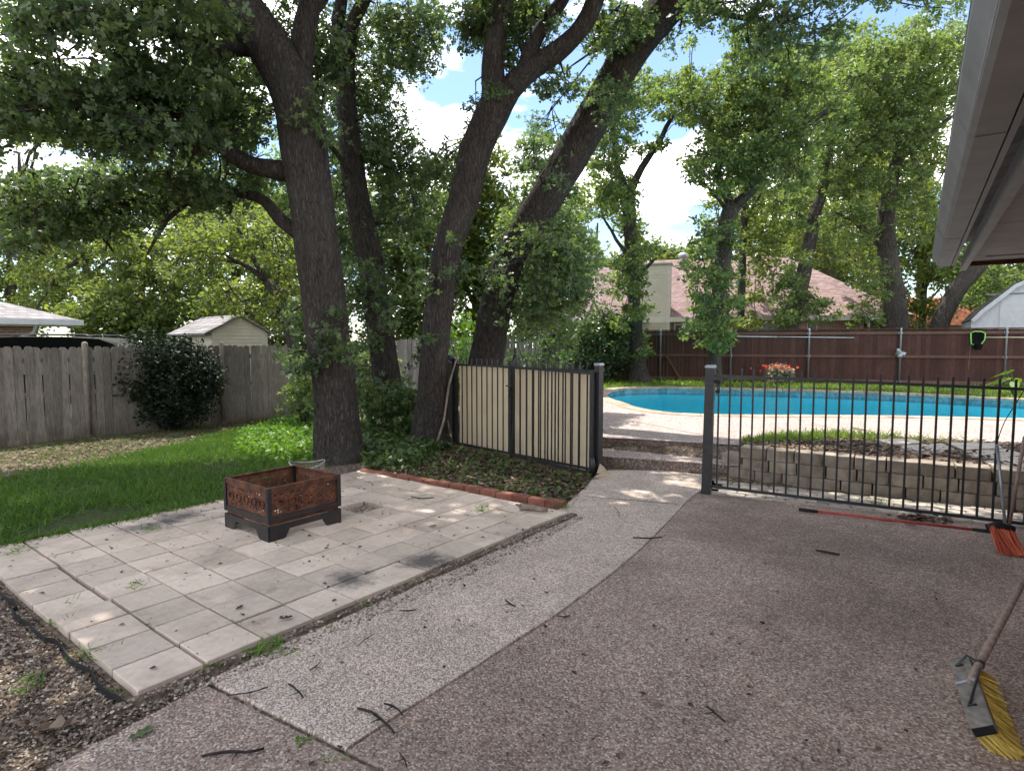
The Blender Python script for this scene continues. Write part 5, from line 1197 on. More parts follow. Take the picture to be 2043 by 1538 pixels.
b2 = GT(780, 858)
T2 = Tree('slim dark oak with sprouting trunk between the two forked oaks', base=b2)
p, r = tr([(782, 862, 66), (778, 800, 54), (764, 700, 54), (750, 600, 50), (735, 500, 50), (713, 400, 47), (700, 300, 42), (691, 200, 38), (688, 130, 38)], b2.y, .3)
p[0].z = b2.z-.1; T2.trunk(p, r, n=26, step=.09)
yt = b2.y+.3
T2.branch([p[-1], D(680, 70, yt), D(672, 0, yt), D(665, -120, yt)], [.17, .13, .12, .10], 10); T2.branch([p[-1], D(705, 70, yt), D(722, 0, yt), D(745, -120, yt)], [.16, .13, .12, .09], 10)
T2.branch([D(712, 400, yt), D(680, 330, yt-.4), D(655, 280, yt-.6)], [.08, .06, .03], 7)
yt += 1.0
T2.fill([(760, 240, yt, 60, 110, 34), (800, 330, yt, 80, 60, 30), (740, 60, yt, 60, 60, 20), (830, 60, yt, 70, 60, 28), (660, 340, yt, 40, 80, 16), (800, 140, yt, 60, 40, 18), (700, 470, yt, 50, 60, 14), (800, 440, yt, 60, 50, 18), (690, 200, yt, 34, 90, 14)], 1.7, .4, 42)
yt -= 1.0
T2.fill([(725, 560, yt-.4, 34, 70, 16), (760, 640, yt-.4, 30, 50, 10), (735, 720, yt-.4, 40, 60, 12), (790, 790, yt-.5, 42, 40, 18), (700, 780, yt-.4, 30, 50, 10)], 1.0, .24, 28)
crown_above(T2, (-2.2, 12.4, 10.6), 4.4, 12, [D(665, -120, yt), D(745, -120, yt)], .09, 40, .6, 2, (-.1, .8)); T2.finish()

b3 = GT(860, 888)
T3 = Tree('forked oak with dark trunk at the left end of the iron fence', base=b3)
p, r = tr([(858, 893, 104), (858, 860, 74), (862, 800, 62), (867, 700, 56), (878, 600, 54), (892, 500, 56), (925, 400, 60), (950, 300, 62), (985, 220, 66), (1005, 180, 64)], b3.y, .0)
p[0].z = b3.z-.1; T3.trunk(p, r, n=38, step=.07); y3 = b3.y
T3.branch([D(985, 215, y3), D(985, 130, y3), D(993, 60, y3), D(1010, -20, y3), D(1030, -160, y3)], [.20, .17, .15, .14, .11], 14, .15, .03)
T3.branch([D(1010, 185, y3), D(1062, 137, y3), D(1114, 103, y3-.1), D(1160, 55, y3-.2), D(1188, 0, y3-.3), D(1230, -130, y3-.5)], [.20, .17, .155, .14, .13, .10], 14, .15, .03)
T3.branch([D(1045, 150, y3), D(1065, 90, y3), D(1090, 45, y3), D(1130, -20, y3), D(1170, -150, y3)], [.13, .12, .11, .10, .08], 12, .15, .03)
y3 += 1.1
T3.fill([(960, 60, y3, 40, 60, 14), (1050, 50, y3+.3, 60, 50, 14), (1110, 170, y3+.4, 40, 50, 8), (1000, 90, y3-.2, 30, 90, 12), (940, 230, y3, 24, 50, 6), (890, 330, y3+.2, 34, 40, 10), (1230, 60, y3, 60, 60, 20), (1010, 20, y3, 80, 40, 12)], 1.8, .34, 42)
y3 -= 1.1
T3.fill([(985, 165, y3-.3, 22, 30, 3), (1090, 40, y3-.2, 30, 30, 3), (838, 560, y3-.2, 16, 80, 6), (905, 520, y3, 16, 50, 4), (840, 690, y3-.2, 16, 40, 3)], 1.0, .18, 22)
crown_above(T3, (-.1, 7.6, 8.9), 4.2, 34, [D(1030, -160, y3), D(1170, -150, y3), D(1230, -130, y3-.5)], .09, 56, .6, 3, (-.15, .7))
crown_above(T3, (1.6, 4.8, 8.2), 3.6, 22, [D(1230, -130, y3-.5)], .09, 56, .6, 3, (-.1, .6)); T3.finish()

b4 = Vector((D(962, 790, 11.6).x, 11.6, terr(-.5, 11.6)))
T4 = Tree('oak leaning far to the right behind the beige tarp', base=b4)
p, r = tr([(958, 850, 92), (966, 760, 74), (975, 690, 66), (992, 600, 62), (1020, 510, 62), (1086, 400, 66), (1146, 300, 70), (1203, 200, 66), (1262, 100, 66), (1342, 0, 72), (1390, -60, 66)], 11.6, -.6)
p[0].z = b4.z-.1; T4.trunk(p, r, n=36, step=.08)
T4.branch([p[-1], D(1470, -120, 10.9), D(1560, -200, 10.6)], [.28, .2, .15], 12); T4.branch([p[-1], D(1420, -180, 11.0), D(1430, -320, 11.0)], [.26, .2, .15], 12)
T4.branch([D(1340, 0, 11.0), D(1400, 10, 10.8), D(1460, 25, 10.6), D(1560, 60, 10.4)], [.10, .07, .05, .02], 7); T4.branch([D(1180, 240, 11.2), D(1210, 150, 11.5), D(1220, 60, 11.8)], [.10, .07, .04], 7)
T4.fill([(1170, 130, 13.0, 60, 90, 26), (1285, 200, 12.4, 60, 80, 26), (1225, 215, 10.6, 26, 40, 6), (1120, 330, 10.8, 24, 40, 4), (1110, 240, 13.2, 50, 50, 14), (1070, 320, 13.0, 40, 60, 14), (1200, 350, 12.6, 60, 60, 20), (1100, 480, 12.2, 80, 80, 40), (1130, 560, 11.8, 60, 70, 36), (990, 540, 10.9, 24, 40, 5), (1060, 470, 10.9, 30, 30, 5), (1060, 620, 11.8, 60, 50, 22), (1340, 130, 12.2, 50, 60, 18), (1480, 20, 10.6, 110, 40, 30), (1640, 60, 10.5, 60, 50, 14), (1540, 110, 10.6, 60, 40, 10), (1170, 420, 11.8, 40, 40, 10), (1700, -10, 10.4, 120, 20, 12), (1850, 10, 10.4, 60, 16, 6)], 1.6, .36, 42)
crown_above(T4, (5.0, 8.6, 10.0), 3.6, 22, [D(1560, -200, 10.6), D(1430, -320, 11.0)], .10, 56, .6, 3, (-.1, .7)); 
crown_above(T4, (3.6, 5.0, 9.4), 3.4, 30, [D(1560, -200, 10.6)], .08, 56, .6, 3, (-.1, .6)); T4.finish()
print('near trees', time.time()-T0)

# --- trees by the pool and the brown fence
def mid_tree(label, trunk, y, branches, blobs, bark='bark_far', leaf='leaf_mid', dens=1.0, rad=.45, nl=66, ls=.135, base_z=.25, above=None, dy=0.0, shade_ok=False):
    p, r = tr(trunk, y, dy); b = Vector((p[0].x, p[0].y, base_z)); T = Tree(label, base=b, bark=bark, leaf=leaf, tmpl=KITE, lsize=ls)
    if p[0].z > base_z: p.insert(0, Vector((p[0].x + (p[0].x-p[1].x)*.4, p[0].y, base_z-.1))); r.insert(0, r[0]*1.25)
    else: p[0].z = base_z-.1
    T.trunk(p, r, n=18, step=.14, furrow=.08)
    for (pts, w) in branches:
        P_, R_ = tr([(x_, y_, w_) for (x_, y_), w_ in zip(pts, np.linspace(w, w*.35, len(pts)))], y); T.branch(P_, R_, 8, .3, .12)
    blobs = [(a, b, y + (c-y)*1.0, rx*1.18 if abs(a-trunk[0][0]) > 45 or b < 420 else rx*.95, ry*1.12, n if abs(a-trunk[0][0]) > 45 or b < 420 else n*.62) for a, b, c, rx, ry, n in blobs]
    T.fill(blobs, dens*3.6, rad*.62, int(nl*.5))
    if above: crown_above(T, *above, nl=26, rad_c=.7, depth=2, zr=(-.1, .8))
    return T.finish()
mid_tree('slender oak with leafy trunk standing left of the sided chimney', [(1274, 762, 56), (1273, 735, 36), (1271, 690, 27), (1265, 600, 24), (1259, 500, 25), (1254, 395, 27)], 21.3,
    [([(1254, 395), (1237, 351), (1226, 289), (1221, 245), (1217, 205)], 17), ([(1254, 395), (1270, 359), (1295, 314), (1322, 268), (1340, 240), (1360, 215)], 17), ([(1262, 520), (1230, 480), (1200, 430)], 10), ([(1262, 560), (1300, 520), (1330, 500)], 9)],
    [(1255, 470, 21, 26, 90, 22), (1262, 560, 21, 26, 30, 7), (1235, 560, 21, 30, 40, 10), (1282, 610, 21, 16, 26, 4), (1250, 640, 21, 34, 30, 12), (1225, 250, 21, 40, 60, 16), (1210, 320, 21, 30, 60, 14), (1340, 205, 21, 70, 50, 30), (1200, 230, 21, 40, 60, 16), (1300, 300, 21, 30, 30, 6), (1260, 170, 21, 50, 40, 14), (1245, 390, 21, 40, 40, 12), (1190, 390, 21, 30, 50, 10), (1285, 500, 21, 40, 20, 7), (1310, 330, 21, 14, 20, 2), (1280, 690, 21, 20, 20, 4)], dens=1.0)
mid_tree('thick leafy oak beside the iron gate post in front of the brown fence', [(1424, 765, 40), (1426, 720, 24), (1430, 640, 25), (1434, 590, 27), (1443, 516, 30), (1453, 433, 32), (1464, 410, 32)], 20.2,
    [([(1460, 415), (1437, 351), (1436, 310), (1460, 248), (1480, 190)], 18), ([(1466, 410), (1489, 392), (1530, 334), (1571, 281), (1633, 231), (1695, 194)], 22), ([(1490, 390), (1501, 359), (1514, 310), (1542, 256), (1570, 180)], 15), ([(1455, 430), (1420, 380), (1385, 355)], 9)],
    [(1440, 500, 20, 40, 60, 22), (1400, 540, 20, 44, 30, 12), (1430, 600, 20, 50, 50, 24), (1398, 600, 20, 24, 20, 5), (1410, 660, 20, 44, 26, 12), (1440, 680, 20, 30, 20, 8), (1400, 470, 20, 40, 40, 10), (1440, 320, 20, 60, 60, 26), (1380, 340, 20, 40, 24, 8), (1500, 260, 20, 80, 80, 50), (1600, 220, 20, 90, 70, 46), (1560, 330, 20, 60, 50, 20), (1420, 190, 20, 70, 60, 30), (1520, 150, 20, 90, 50, 34), (1480, 90, 20, 90, 40, 16), (1620, 130, 20, 80, 40, 18), (1380, 660, 20, 20, 14, 3)], dens=1.0)
mid_tree('thin straight oak just behind the thick leafy one, over the house roof', [(1478, 640, 15), (1480, 560, 15), (1482, 500, 14), (1486, 400, 13), (1490, 300, 10)], 26.5,
    [([(1484, 450), (1510, 400), (1530, 340)], 8)], [(1490, 400, 26.5, 50, 60, 16), (1500, 560, 26.5, 40, 40, 10), (1530, 480, 26.5, 40, 50, 14), (1500, 640, 26.5, 30, 20, 6), (1480, 280, 26.5, 60, 60, 16)], leaf='leaf_far', rad=.55, ls=.16)
mid_tree('dark leaning oak rising in front of the mauve hip roof', [(1575, 655, 34), (1590, 600, 32), (1598, 570, 28), (1610, 516, 26), (1622, 446, 24), (1634, 404, 20), (1652, 360, 17)], 25.0,
    [([(1634, 404), (1675, 330), (1716, 289), (1749, 268), (1800, 250)], 14), ([(1640, 390), (1650, 330), (1655, 260), (1670, 200)], 11), ([(1622, 446), (1580, 420), (1550, 400)], 8)],
    [(1580, 600, 24.5, 44, 40, 20), (1560, 560, 24.5, 30, 30, 8), (1600, 540, 24.5, 30, 30, 8), (1650, 320, 25, 80, 60, 36), (1720, 240, 25, 90, 60, 40), (1600, 420, 25, 60, 50, 20), (1690, 160, 25, 110, 60, 40), (1740, 90, 25, 90, 40, 18), (1640, 620, 24.5, 30, 20, 6), (1570, 640, 24.5, 30, 16, 5)], rad=.5, ls=.15)
mid_tree('stout twin trunked oak right of the hip roof beyond the fence', [(1782, 660, 50), (1782, 590, 44), (1776, 545, 36), (1768, 480, 32), (1768, 430, 30), (1776, 380, 26), (1790, 320, 22)], 26.0,
    [([(1790, 320), (1830, 290), (1870, 258), (1905, 232)], 12), ([(1790, 320), (1795, 250), (1790, 180), (1800, 100)], 14), ([(1768, 500), (1735, 465), (1700, 440), (1670, 425)], 16), ([(1776, 640), (1768, 600), (1762, 560)], 26), ([(1800, 660), (1798, 610), (1780, 560)], 26), ([(1780, 400), (1820, 370), (1850, 350)], 9)],
    [(1800, 220, 26, 80, 70, 50), (1850, 130, 26, 70, 60, 34), (1760, 140, 26, 80, 60, 36), (1700, 450, 26, 60, 40, 20), (1850, 300, 26, 40, 50, 16), (1820, 420, 26, 60, 50, 26), (1740, 560, 26, 40, 40, 14), (1720, 630, 26, 40, 26, 12), (1760, 330, 26, 60, 50, 20), (1880, 180, 26, 40, 60, 14), (1860, 70, 26, 60, 34, 14), (1700, 360, 26, 60, 40, 14)], rad=.55, ls=.155)
mid_tree('bare leaning oak trunk passing behind the house eave at the right', [(1872, 660, 34), (1890, 615, 32), (1912, 575, 32), (1945, 538, 30), (1990, 480, 26), (2040, 400, 22)], 25.0,
    [([(2040, 400), (2090, 320), (2120, 240)], 18)], [(1990, 560, 27, 60, 30, 18), (1960, 590, 27, 40, 20, 8), (2080, 280, 25, 80, 80, 24)], rad=.55, ls=.155)
mid_tree('pale grey oak forking above the hip roof, far behind', [(1660, 660, 30), (1658, 580, 26), (1652, 545, 24), (1640, 490, 16), (1622, 440, 10)], 36.0,
    [([(1654, 545), (1668, 500), (1690, 440)], 14)], [(1640, 480, 37, 70, 60, 26), (1690, 520, 37, 60, 50, 20), (1600, 500, 37, 60, 60, 20), (1660, 400, 37, 90, 60, 30), (1730, 560, 36, 50, 60, 18)], bark='bark_pale', leaf='leaf_far', rad=.75, ls=.21)
# slim branching tree by the left fence
mid_tree('slim crooked tree with thin branches behind the left fence corner', [(585, 690, 22), (563, 630, 20), (548, 586, 18), (532, 562, 16)], 15.8,
    [([(532, 562), (497, 534), (473, 524), (440, 505), (400, 490)], 11), ([(534, 558), (507, 520), (486, 480), (470, 450), (448, 415)], 11), ([(548, 590), (560, 520), (570, 470)], 8), ([(473, 524), (430, 520), (380, 530)], 6)],
    [(450, 470, 15.8, 90, 60, 26), (560, 500, 15.8, 50, 60, 16), (390, 520, 15.8, 60, 40, 14), (500, 600, 16, 60, 30, 10), (580, 600, 15.4, 40, 60, 14)], base_z=-.2, leaf='leaf_far', rad=.45, nl=60, ls=.11)
print('mid trees', time.time()-T0)

# --- background trees that close the view
def bg_tree(label, px, y, top_py, bot_py, w, n=60, leaf='leaf_far', lean=0, rad=1.0, ls=.36, nl=40, name='oak_tree'):
    bz = .2 if px > 1100 else -.2; kx = F/y; b = D(px, 700, y); b = Vector((b.x, y, bz)); T = Tree(label, name=name, base=b, bark='bark_far', leaf=leaf, tmpl=KITE, lsize=ls)
    zt = D(px, top_py, y).z; zb = D(px, bot_py, y).z; W_ = w/kx*.5
    top = Vector((b.x+lean, y, zb + (zt-zb)*.7)); p, r = T.trunk([b-Vector((0, 0, .1)), b.lerp(top, .35) + Vector((rnd.gauss(0, .15), 0, 0)), b.lerp(top, .7) + Vector((rnd.gauss(0, .3), 0, 0)), top], [.28, .22, .15, .06], n=12, step=.4)
    c = Vector((b.x+lean*.6, y, (zt+zb)/2)); hz = (zt-zb)/2
    for k in range(7):
        st = p[int(len(p)*rnd.uniform(.35, .9))]; a = rnd.uniform(0, 2*PI); e = c + Vector((math.cos(a)*W_*.75, math.sin(a)*W_*.6, rnd.uniform(-.5, .7)*hz)); T.branch([st, st.lerp(e, .5) + Vector((0, 0, .3)), e], [.09, .06, .02], 6, .5, .2)
    for _ in range(n):
        d = Vector((rnd.gauss(0, 1), rnd.gauss(0, 1), rnd.gauss(0, 1))).normalized()*(rnd.random()**.4); q = c + Vector((d.x*W_, d.y*W_*.7, d.z*hz))
        if q.z < bz+.6: continue
        T.clump(q, rad*rnd.uniform(.6, 1.25), int(nl*rnd.uniform(.6, 1.3)), .7)
    return T.finish()
for a in [('low leafy thicket tree right behind the cream shed', 500, 20.5, 560, 690, 260, 60), ('low leafy tree between the neighbour roof and the holly bush', 260, 21, 570, 690, 240, 60), ('tall leafy tree behind the neighbour roof, filling the left edge', 60, 30, 210, 480, 420, 80), ('tall tree high behind the small cream shed', 400, 31, 200, 470, 380, 80), ('leafy tree beyond the neighbour roof at the far left edge', 20, 27, 380, 640, 330, 70), ('yellow green tree above the parked car', 180, 24, 400, 670, 300, 80), ('broad sunlit tree behind the holly bush', 330, 22, 400, 680, 280, 80), ('tree rising behind the small cream shed', 470, 25, 360, 670, 280, 80),
          ('dense tree filling the gap left of the slim dark oak', 640, 20, 240, 690, 250, 140), ('dense tree filling the gap between the dark oaks', 815, 19, 330, 760, 210, 140), ('bright leafy tree between the forked oak and the leaning oak', 950, 21, 260, 720, 190, 130), ('dark leafy tree overhanging the grey fence', 1090, 18.5, 330, 690, 190, 110),
          ('tall distant oak behind the left roof end of the brick house', 1190, 44, 360, 640, 200, 50), ('low distant tree over the brick house ridge', 1330, 50, 470, 600, 260, 40), ('distant oak behind the thick leafy trunk', 1500, 42, 240, 640, 260, 60), ('distant oak between the leaning trunks', 1620, 46, 300, 640, 240, 60), ('bright distant tree right of the hip roof', 1740, 40, 260, 650, 200, 60), ('sunlit distant tree behind the twin trunked oak', 1840, 42, 340, 650, 220, 70), ('dark distant tree above the white shed', 1980, 36, 460, 640, 200, 60),
          ('tall distant tree high above the twin trunked oak', 1830, 48, 60, 420, 260, 60), ('tall distant oak high above the leaning trunk', 1660, 50, 60, 360, 300, 60)]:
    lab, px, y, t_, b_, w, n = a
    bg_tree(lab, px, y, t_, b_ if px > 620 else b_+40, w, int(n*1.6), leaf='leaf_far' if px not in (1090, 1980, 640, 815) else 'leaf_mid', rad=.027*y, ls=.0066*y+.02, nl=84)
print('bg trees', time.time()-T0)

# ================================================================== SHRUBS AND GROUND COVER
def shrub(name, label, cat, base, rx, ry, rz_, n, m, ls, tm=KITE, rad=.28, nl=46, zc=None):
    o = thing(name, label, cat, base); st = MB(); P_ = []; zc = zc if zc else rz_
    for k in range(n):
        d = Vector((rnd.gauss(0, 1), rnd.gauss(0, 1), rnd.gauss(0, 1))).normalized()*(rnd.random()**.36); c = Vector((d.x*rx, d.y*ry, zc + d.z*rz_))
        if c.z < .08: continue
        m_ = int(nl*rnd.uniform(.6, 1.4)); q = rs.normal(size=(m_, 3)); q /= np.linalg.norm(q, axis=1, keepdims=True); q *= (rs.rand(m_, 1)**.5)*rad*rnd.uniform(.6, 1.3); P_.append(q + np.array(c))
        if k % 3 == 0: st.tube([(rnd.gauss(0, .06), rnd.gauss(0, .06), -.05), (c.x*.4, c.y*.4, c.z*.55), tuple(c)], [.022, .014, .005], 5, cap=False)
    st.build('stem', MT['bark'], o); P_ = np.concatenate(P_); P_ = P_[P_[:, 2] > .02]; leaf_mesh('foliage', P_, ls*(.6+.8*rs.rand(len(P_))), tm, m, o); return o
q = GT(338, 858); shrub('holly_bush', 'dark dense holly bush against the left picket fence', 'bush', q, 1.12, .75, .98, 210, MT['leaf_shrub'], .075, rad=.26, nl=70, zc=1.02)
q = D(1205, 740, 21.8); shrub('camellia_bush', 'large glossy green bush at the corner where grey and brown fences meet', 'bush', (q.x, q.y, .25), 1.35, 1.0, 1.25, 150, MT['leaf_shrub2'], .14, rad=.4, nl=44, zc=1.35)
q = D(1553, 750, 20.3); rb_ = shrub('flower_bush', 'small round bush with red flowers on top in front of the brown fence', 'bush', (q.x, q.y, .26), .42, .35, .30, 40, MT['leaf_variegated'], .075, rad=.16, nl=40, zc=.36)
P_ = np.array([(rnd.gauss(0, .24), rnd.gauss(0, .2), .62+rnd.uniform(-.08, .06)-.15*abs(rnd.gauss(0, .3))) for _ in range(130)]); leaf_mesh('flower_head', P_, .09, SPRAY, MT['red_flower'], rb_)
# elephant ear plant at the right
ee = thing('elephant_ear_plant', 'big leaved green plant at the right edge beyond the iron fence', 'plant', D(2025, 782, 15.6)); ee.location.z = .27
for k in range(9):
    a = rnd.uniform(0, 2*PI); rr = rnd.uniform(.1, .55); tip = Vector((math.cos(a)*rr, math.sin(a)*rr*.7, rnd.uniform(.3, .78))); mb = MB(); mb.tube([(0, 0, 0), tip*.6 + Vector((0, 0, .1)), tip], [.014, .011, .007], 5); mb.build('stalk', MT['leaf_ground'], ee)
    d = Vector((math.cos(a), math.sin(a), -.55)).normalized(); s_ = d.cross(Vector((0, 0, 1))).normalized(); u_ = s_.cross(d); mb = MB(); L_ = rnd.uniform(.3, .42)
    out_ = [(-.12, .0), (-.18, .17), (.1, .26), (.45, .2), (.8, .08), (1, 0), (.8, -.08), (.45, -.2), (.1, -.26), (-.18, -.17)]
    for i in range(len(out_)):
        (x0, y0), (x1, y1) = out_[i], out_[(i+1) % len(out_)]; mb.poly([tip + u_*.01, tip + (d*x0 + s_*y0)*L_ + u_*(-.25*y0*y0), tip + (d*x1 + s_*y1)*L_ + u_*(-.25*y1*y1)])
    mb.build('leaf', MT['leaf_ground'], ee)
# undergrowth saplings beside the trunks
for (px, py, y_, rx, ry, rz_, n, lab, m) in ((790, 850, 10.6, .55, .5, .5, 42, 'leafy undergrowth bush at the foot of the slim dark oak', 'leaf_ivy'), (610, 800, 12.6, .55, .45, .8, 46, 'leafy sapling left of the big leaning oak trunk', 'leaf_mid'), (735, 800, 13.4, .7, .5, .9, 50, 'sunlit sapling between the big oak and the slim oak', 'leaf_mid'), (930, 720, 14.0, .9, .6, 1.1, 56, 'bright sapling behind the left end of the iron fence', 'leaf_ground'), (1060, 700, 15.0, .9, .6, 1.0, 46, 'dark sapling in front of the grey board fence', 'leaf_ivy')):
    q = D(px, py, y_); shrub('sapling', lab, 'sapling', (q.x, q.y, terr(q.x, q.y)), rx, ry, rz_, n, MT[m], .11, OAK, .26, 30, zc=rz_*1.05)

def scatter_px(poly, n, keep=None):
    """points on the ground inside a polygon given in photo pixels, evenly spread over the ground"""
    W_ = [GT(*p) for p in poly]; xs = [p.x for p in W_]; ys = [p.y for p in W_]; o = []
    while len(o) < n:
        x, y = rnd.uniform(min(xs), max(xs)), rnd.uniform(min(ys), max(ys))
        if inside((x, y), W_) and (keep is None or keep(x, y)): o.append((x, y, terr(x, y)))
    return np.array(o)
def off_patio(x, y):
    a = (Vector((x, y))-PO).dot(PA); b = (Vector((x, y))-PO).dot(PB); return not (-.04 < a < 12*PT+.02 and -.03 < b < 10*PT-.06)
# lawn
dens = lambda x, y: off_patio(x, y) and mnoise.noise(Vector((x*.9, y*.9, 3))) > -.55+rnd.random()*.6
P_ = scatter_px(LAWN_PX, 52000, dens); o = leaf_mesh('lawn_grass', P_, .055+.075*rs.rand(len(P_)), BLADE, MT['grass'], upright=.75); tag(o, 'thick green lawn grass between the patio and the left fence', 'grass', kind='stuff')
fringe = []
while len(fringe) < 2600:
    a = rnd.uniform(-.05, 9*PT); b = 10*PT - abs(rnd.gauss(0, .06)) + .03; p = pat(a, b); fringe.append((p.x, p.y, .03))
o = leaf_mesh('patio_fringe_grass', np.array(fringe), .05+.05*rs.rand(len(fringe)), BLADE, MT['grass'], upright=.5); tag(o, 'fringe of grass growing over the lawn side edge of the patio', 'grass', kind='stuff')
P_ = scatter_px([(-200, 1000), (0, 950), (150, 925), (300, 895), (430, 865), (570, 835), (590, 826), (400, 850), (200, 868), (0, 898), (-200, 935)], 4200); o = leaf_mesh('thin_grass', P_, .05+.05*rs.rand(len(P_)), BLADE, MT['grass'], upright=.6); tag(o, 'thin sparse grass in the bare strip along the left fence', 'grass', kind='stuff')
# leafy ground cover
P1 = scatter_px([(480, 868), (560, 838), (640, 834), (648, 925), (560, 925), (470, 905)], 5200); P1[:, 2] += .02 + .11*rs.rand(len(P1))
P2 = scatter_px([(715, 850), (860, 855), (900, 890), (830, 935), (740, 942), (712, 915)], 4200, off_patio); P2[:, 2] += .02 + .16*rs.rand(len(P2))**1.5
o = leaf_mesh('ground_cover', P1, .05+.06*rs.rand(len(P1)), KITE, MT['leaf_ground']); tag(o, 'bright leafy ground cover left of the big oak trunk', 'ground cover', kind='stuff')
o = leaf_mesh('ground_cover', P2, .05+.07*rs.rand(len(P2)), KITE, MT['leaf_ivy']); tag(o, 'leafy ground cover between the big oak and the forked oak', 'ground cover', kind='stuff')
P3 = scatter_px([(735, 935), (900, 890), (1010, 915), (1190, 955), (1130, 1005), (960, 985), (830, 960)], 1100); P3[:, 2] += .01 + .06*rs.rand(len(P3))**2
o = leaf_mesh('ground_cover', P3, .04+.05*rs.rand(len(P3)), KITE, MT['leaf_ivy']); tag(o, 'straggly weeds between the brick edging and the iron fence', 'weeds', kind='stuff')
# leaf litter
parts = [scatter_px([(735, 940), (900, 888), (1010, 915), (1190, 955), (1135, 1008), (960, 985), (830, 960)], 6500), scatter_px([(-150, 940), (0, 900), (300, 862), (580, 826), (600, 840), (430, 870), (300, 900), (0, 965), (-150, 1000)], 5200), scatter_px([(-250, 1160), (0, 1170), (280, 1395), (415, 1365), (100, 1538), (-400, 1538)], 2600)]
P_ = np.concatenate(parts); P_[:, 2] += .006; o = leaf_mesh('leaf_litter', P_, np.where(P_[:, 1] < 5.2, .018+.03*rs.rand(len(P_))**2, .03+.06*rs.rand(len(P_))), KITE, MT['litter'], flat=True); tag(o, 'brown fallen leaf litter on the bare soil', 'leaf litter', kind='stuff')
# pebbles in the bare soil and the seam beside the patio
seam = []
while len(seam) < 2600:
    a = rnd.uniform(-.3, 12.2*PT); b = -rnd.random()**1.3*(.03+.2*sstep(4.0, 0, abs(a-2))) ; p = pat(a, b); seam.append((p.x, p.y, (.022 if b > -.05 else .006)))
Pp = np.concatenate([scatter_px([(-250, 1160), (0, 1165), (280, 1390), (415, 1365), (92, 1538), (-400, 1538)], 16000), np.array(seam)])
o = leaf_mesh('gravel', Pp, .008+.018*rs.rand(len(Pp))**2, PEB, MT['pebble'], flat=True, axis=np.c_[rs.normal(size=(len(Pp), 2)), np.zeros(len(Pp))]); tag(o, 'loose pea gravel on bare soil beside the patio', 'gravel', kind='stuff')
# weeds: single small plants with a place of their own
WEEDS = [(535, 1300, 'tuft of weeds at the patio edge beside the pale walkway', .13, 60), (185, 1310, 'weed tuft by the black edging at the left patio corner', .12, 40), (415, 1335, 'small yellow green seedling beside the patio corner joint', .07, 10), (240, 1385, 'little weed below the front corner of the patio', .09, 18), (125, 1250, 'weed sprouting from the gravel left of the patio', .10, 24), (60, 1375, 'broad weed in the gravel at the lower left', .12, 30), (670, 1515, 'tiny weed in the dark joint at the bottom', .06, 16), (600, 1480, 'small green sprout on the dark joint of the driveway', .05, 12), (725, 1210, 'weed in the seam under the soot stained pavers', .08, 26), (1122, 1015, 'weed at the end of the brick edging', .12, 40), (1590, 960, 'tall thin weed in the paver strip behind the iron fence', .22, 14), (1755, 1005, 'low weed on the paver strip near the wall', .12, 30)]
for px, py, lab, s_, n in WEEDS:
    q = G(px, py, .0); Pw = np.array([(rnd.gauss(0, s_*.35), rnd.gauss(0, s_*.35), rnd.uniform(0, s_*.3)) for _ in range(n)]); o = thing('weed', lab, 'weed', (q.x, q.y, 0)); leaf_mesh('leaf', Pw, s_*(.35+.4*rs.rand(n)), BLADE if n > 12 else KITE, MT['leaf_ground'], o, upright=.5)['kind'] = 'stuff'
for px, py, lab, s_, n in [(270, 1170, 'grass tuft in the joint of the left pavers', .09, 26), (138, 1255-50, 'single thin grass stalk on the left row of pavers', .10, 6), (700, 1000, 'clover sprig on the far pavers', .06, 12), (960, 1018, 'flattened weed on the pavers near the log', .12, 40), (40, 1100, 'weed at the grassy back corner of the patio', .1, 30), (300, 1058, 'weed on the sooty pavers beside the lawn', .1, 26)]:
    q = G(px, py, .05); Pw = np.array([(rnd.gauss(0, s_*.4), rnd.gauss(0, s_*.4), rnd.uniform(0, s_*.15)) for _ in range(n)]); o = thing('weed', lab, 'weed', (q.x, q.y, .05)); leaf_mesh('leaf', Pw, s_*(.35+.4*rs.rand(n)), BLADE, MT['leaf_ground'], o, upright=.3)['kind'] = 'stuff'
# lawn beyond the pool
P_ = []
while len(P_) < 16000:
    x, y = rnd.uniform(.8, 20), rnd.uniform(13, 24)
    if not inside((x, y), POOL_OUT) and inside((x, y), [(p.x, p.y) for p in lawn_poly]): P_.append((x, y, DECK-.03))
P_ = np.array(P_); o = leaf_mesh('pool_side_grass', P_, .09+.08*rs.rand(len(P_)), (BLADE_V*np.array([2.2, 1, 1], np.float32), BLADE_F), MT['grass_far'], upright=.6); tag(o, 'sunlit grass strip between the pool and the brown fence', 'grass', kind='stuff')

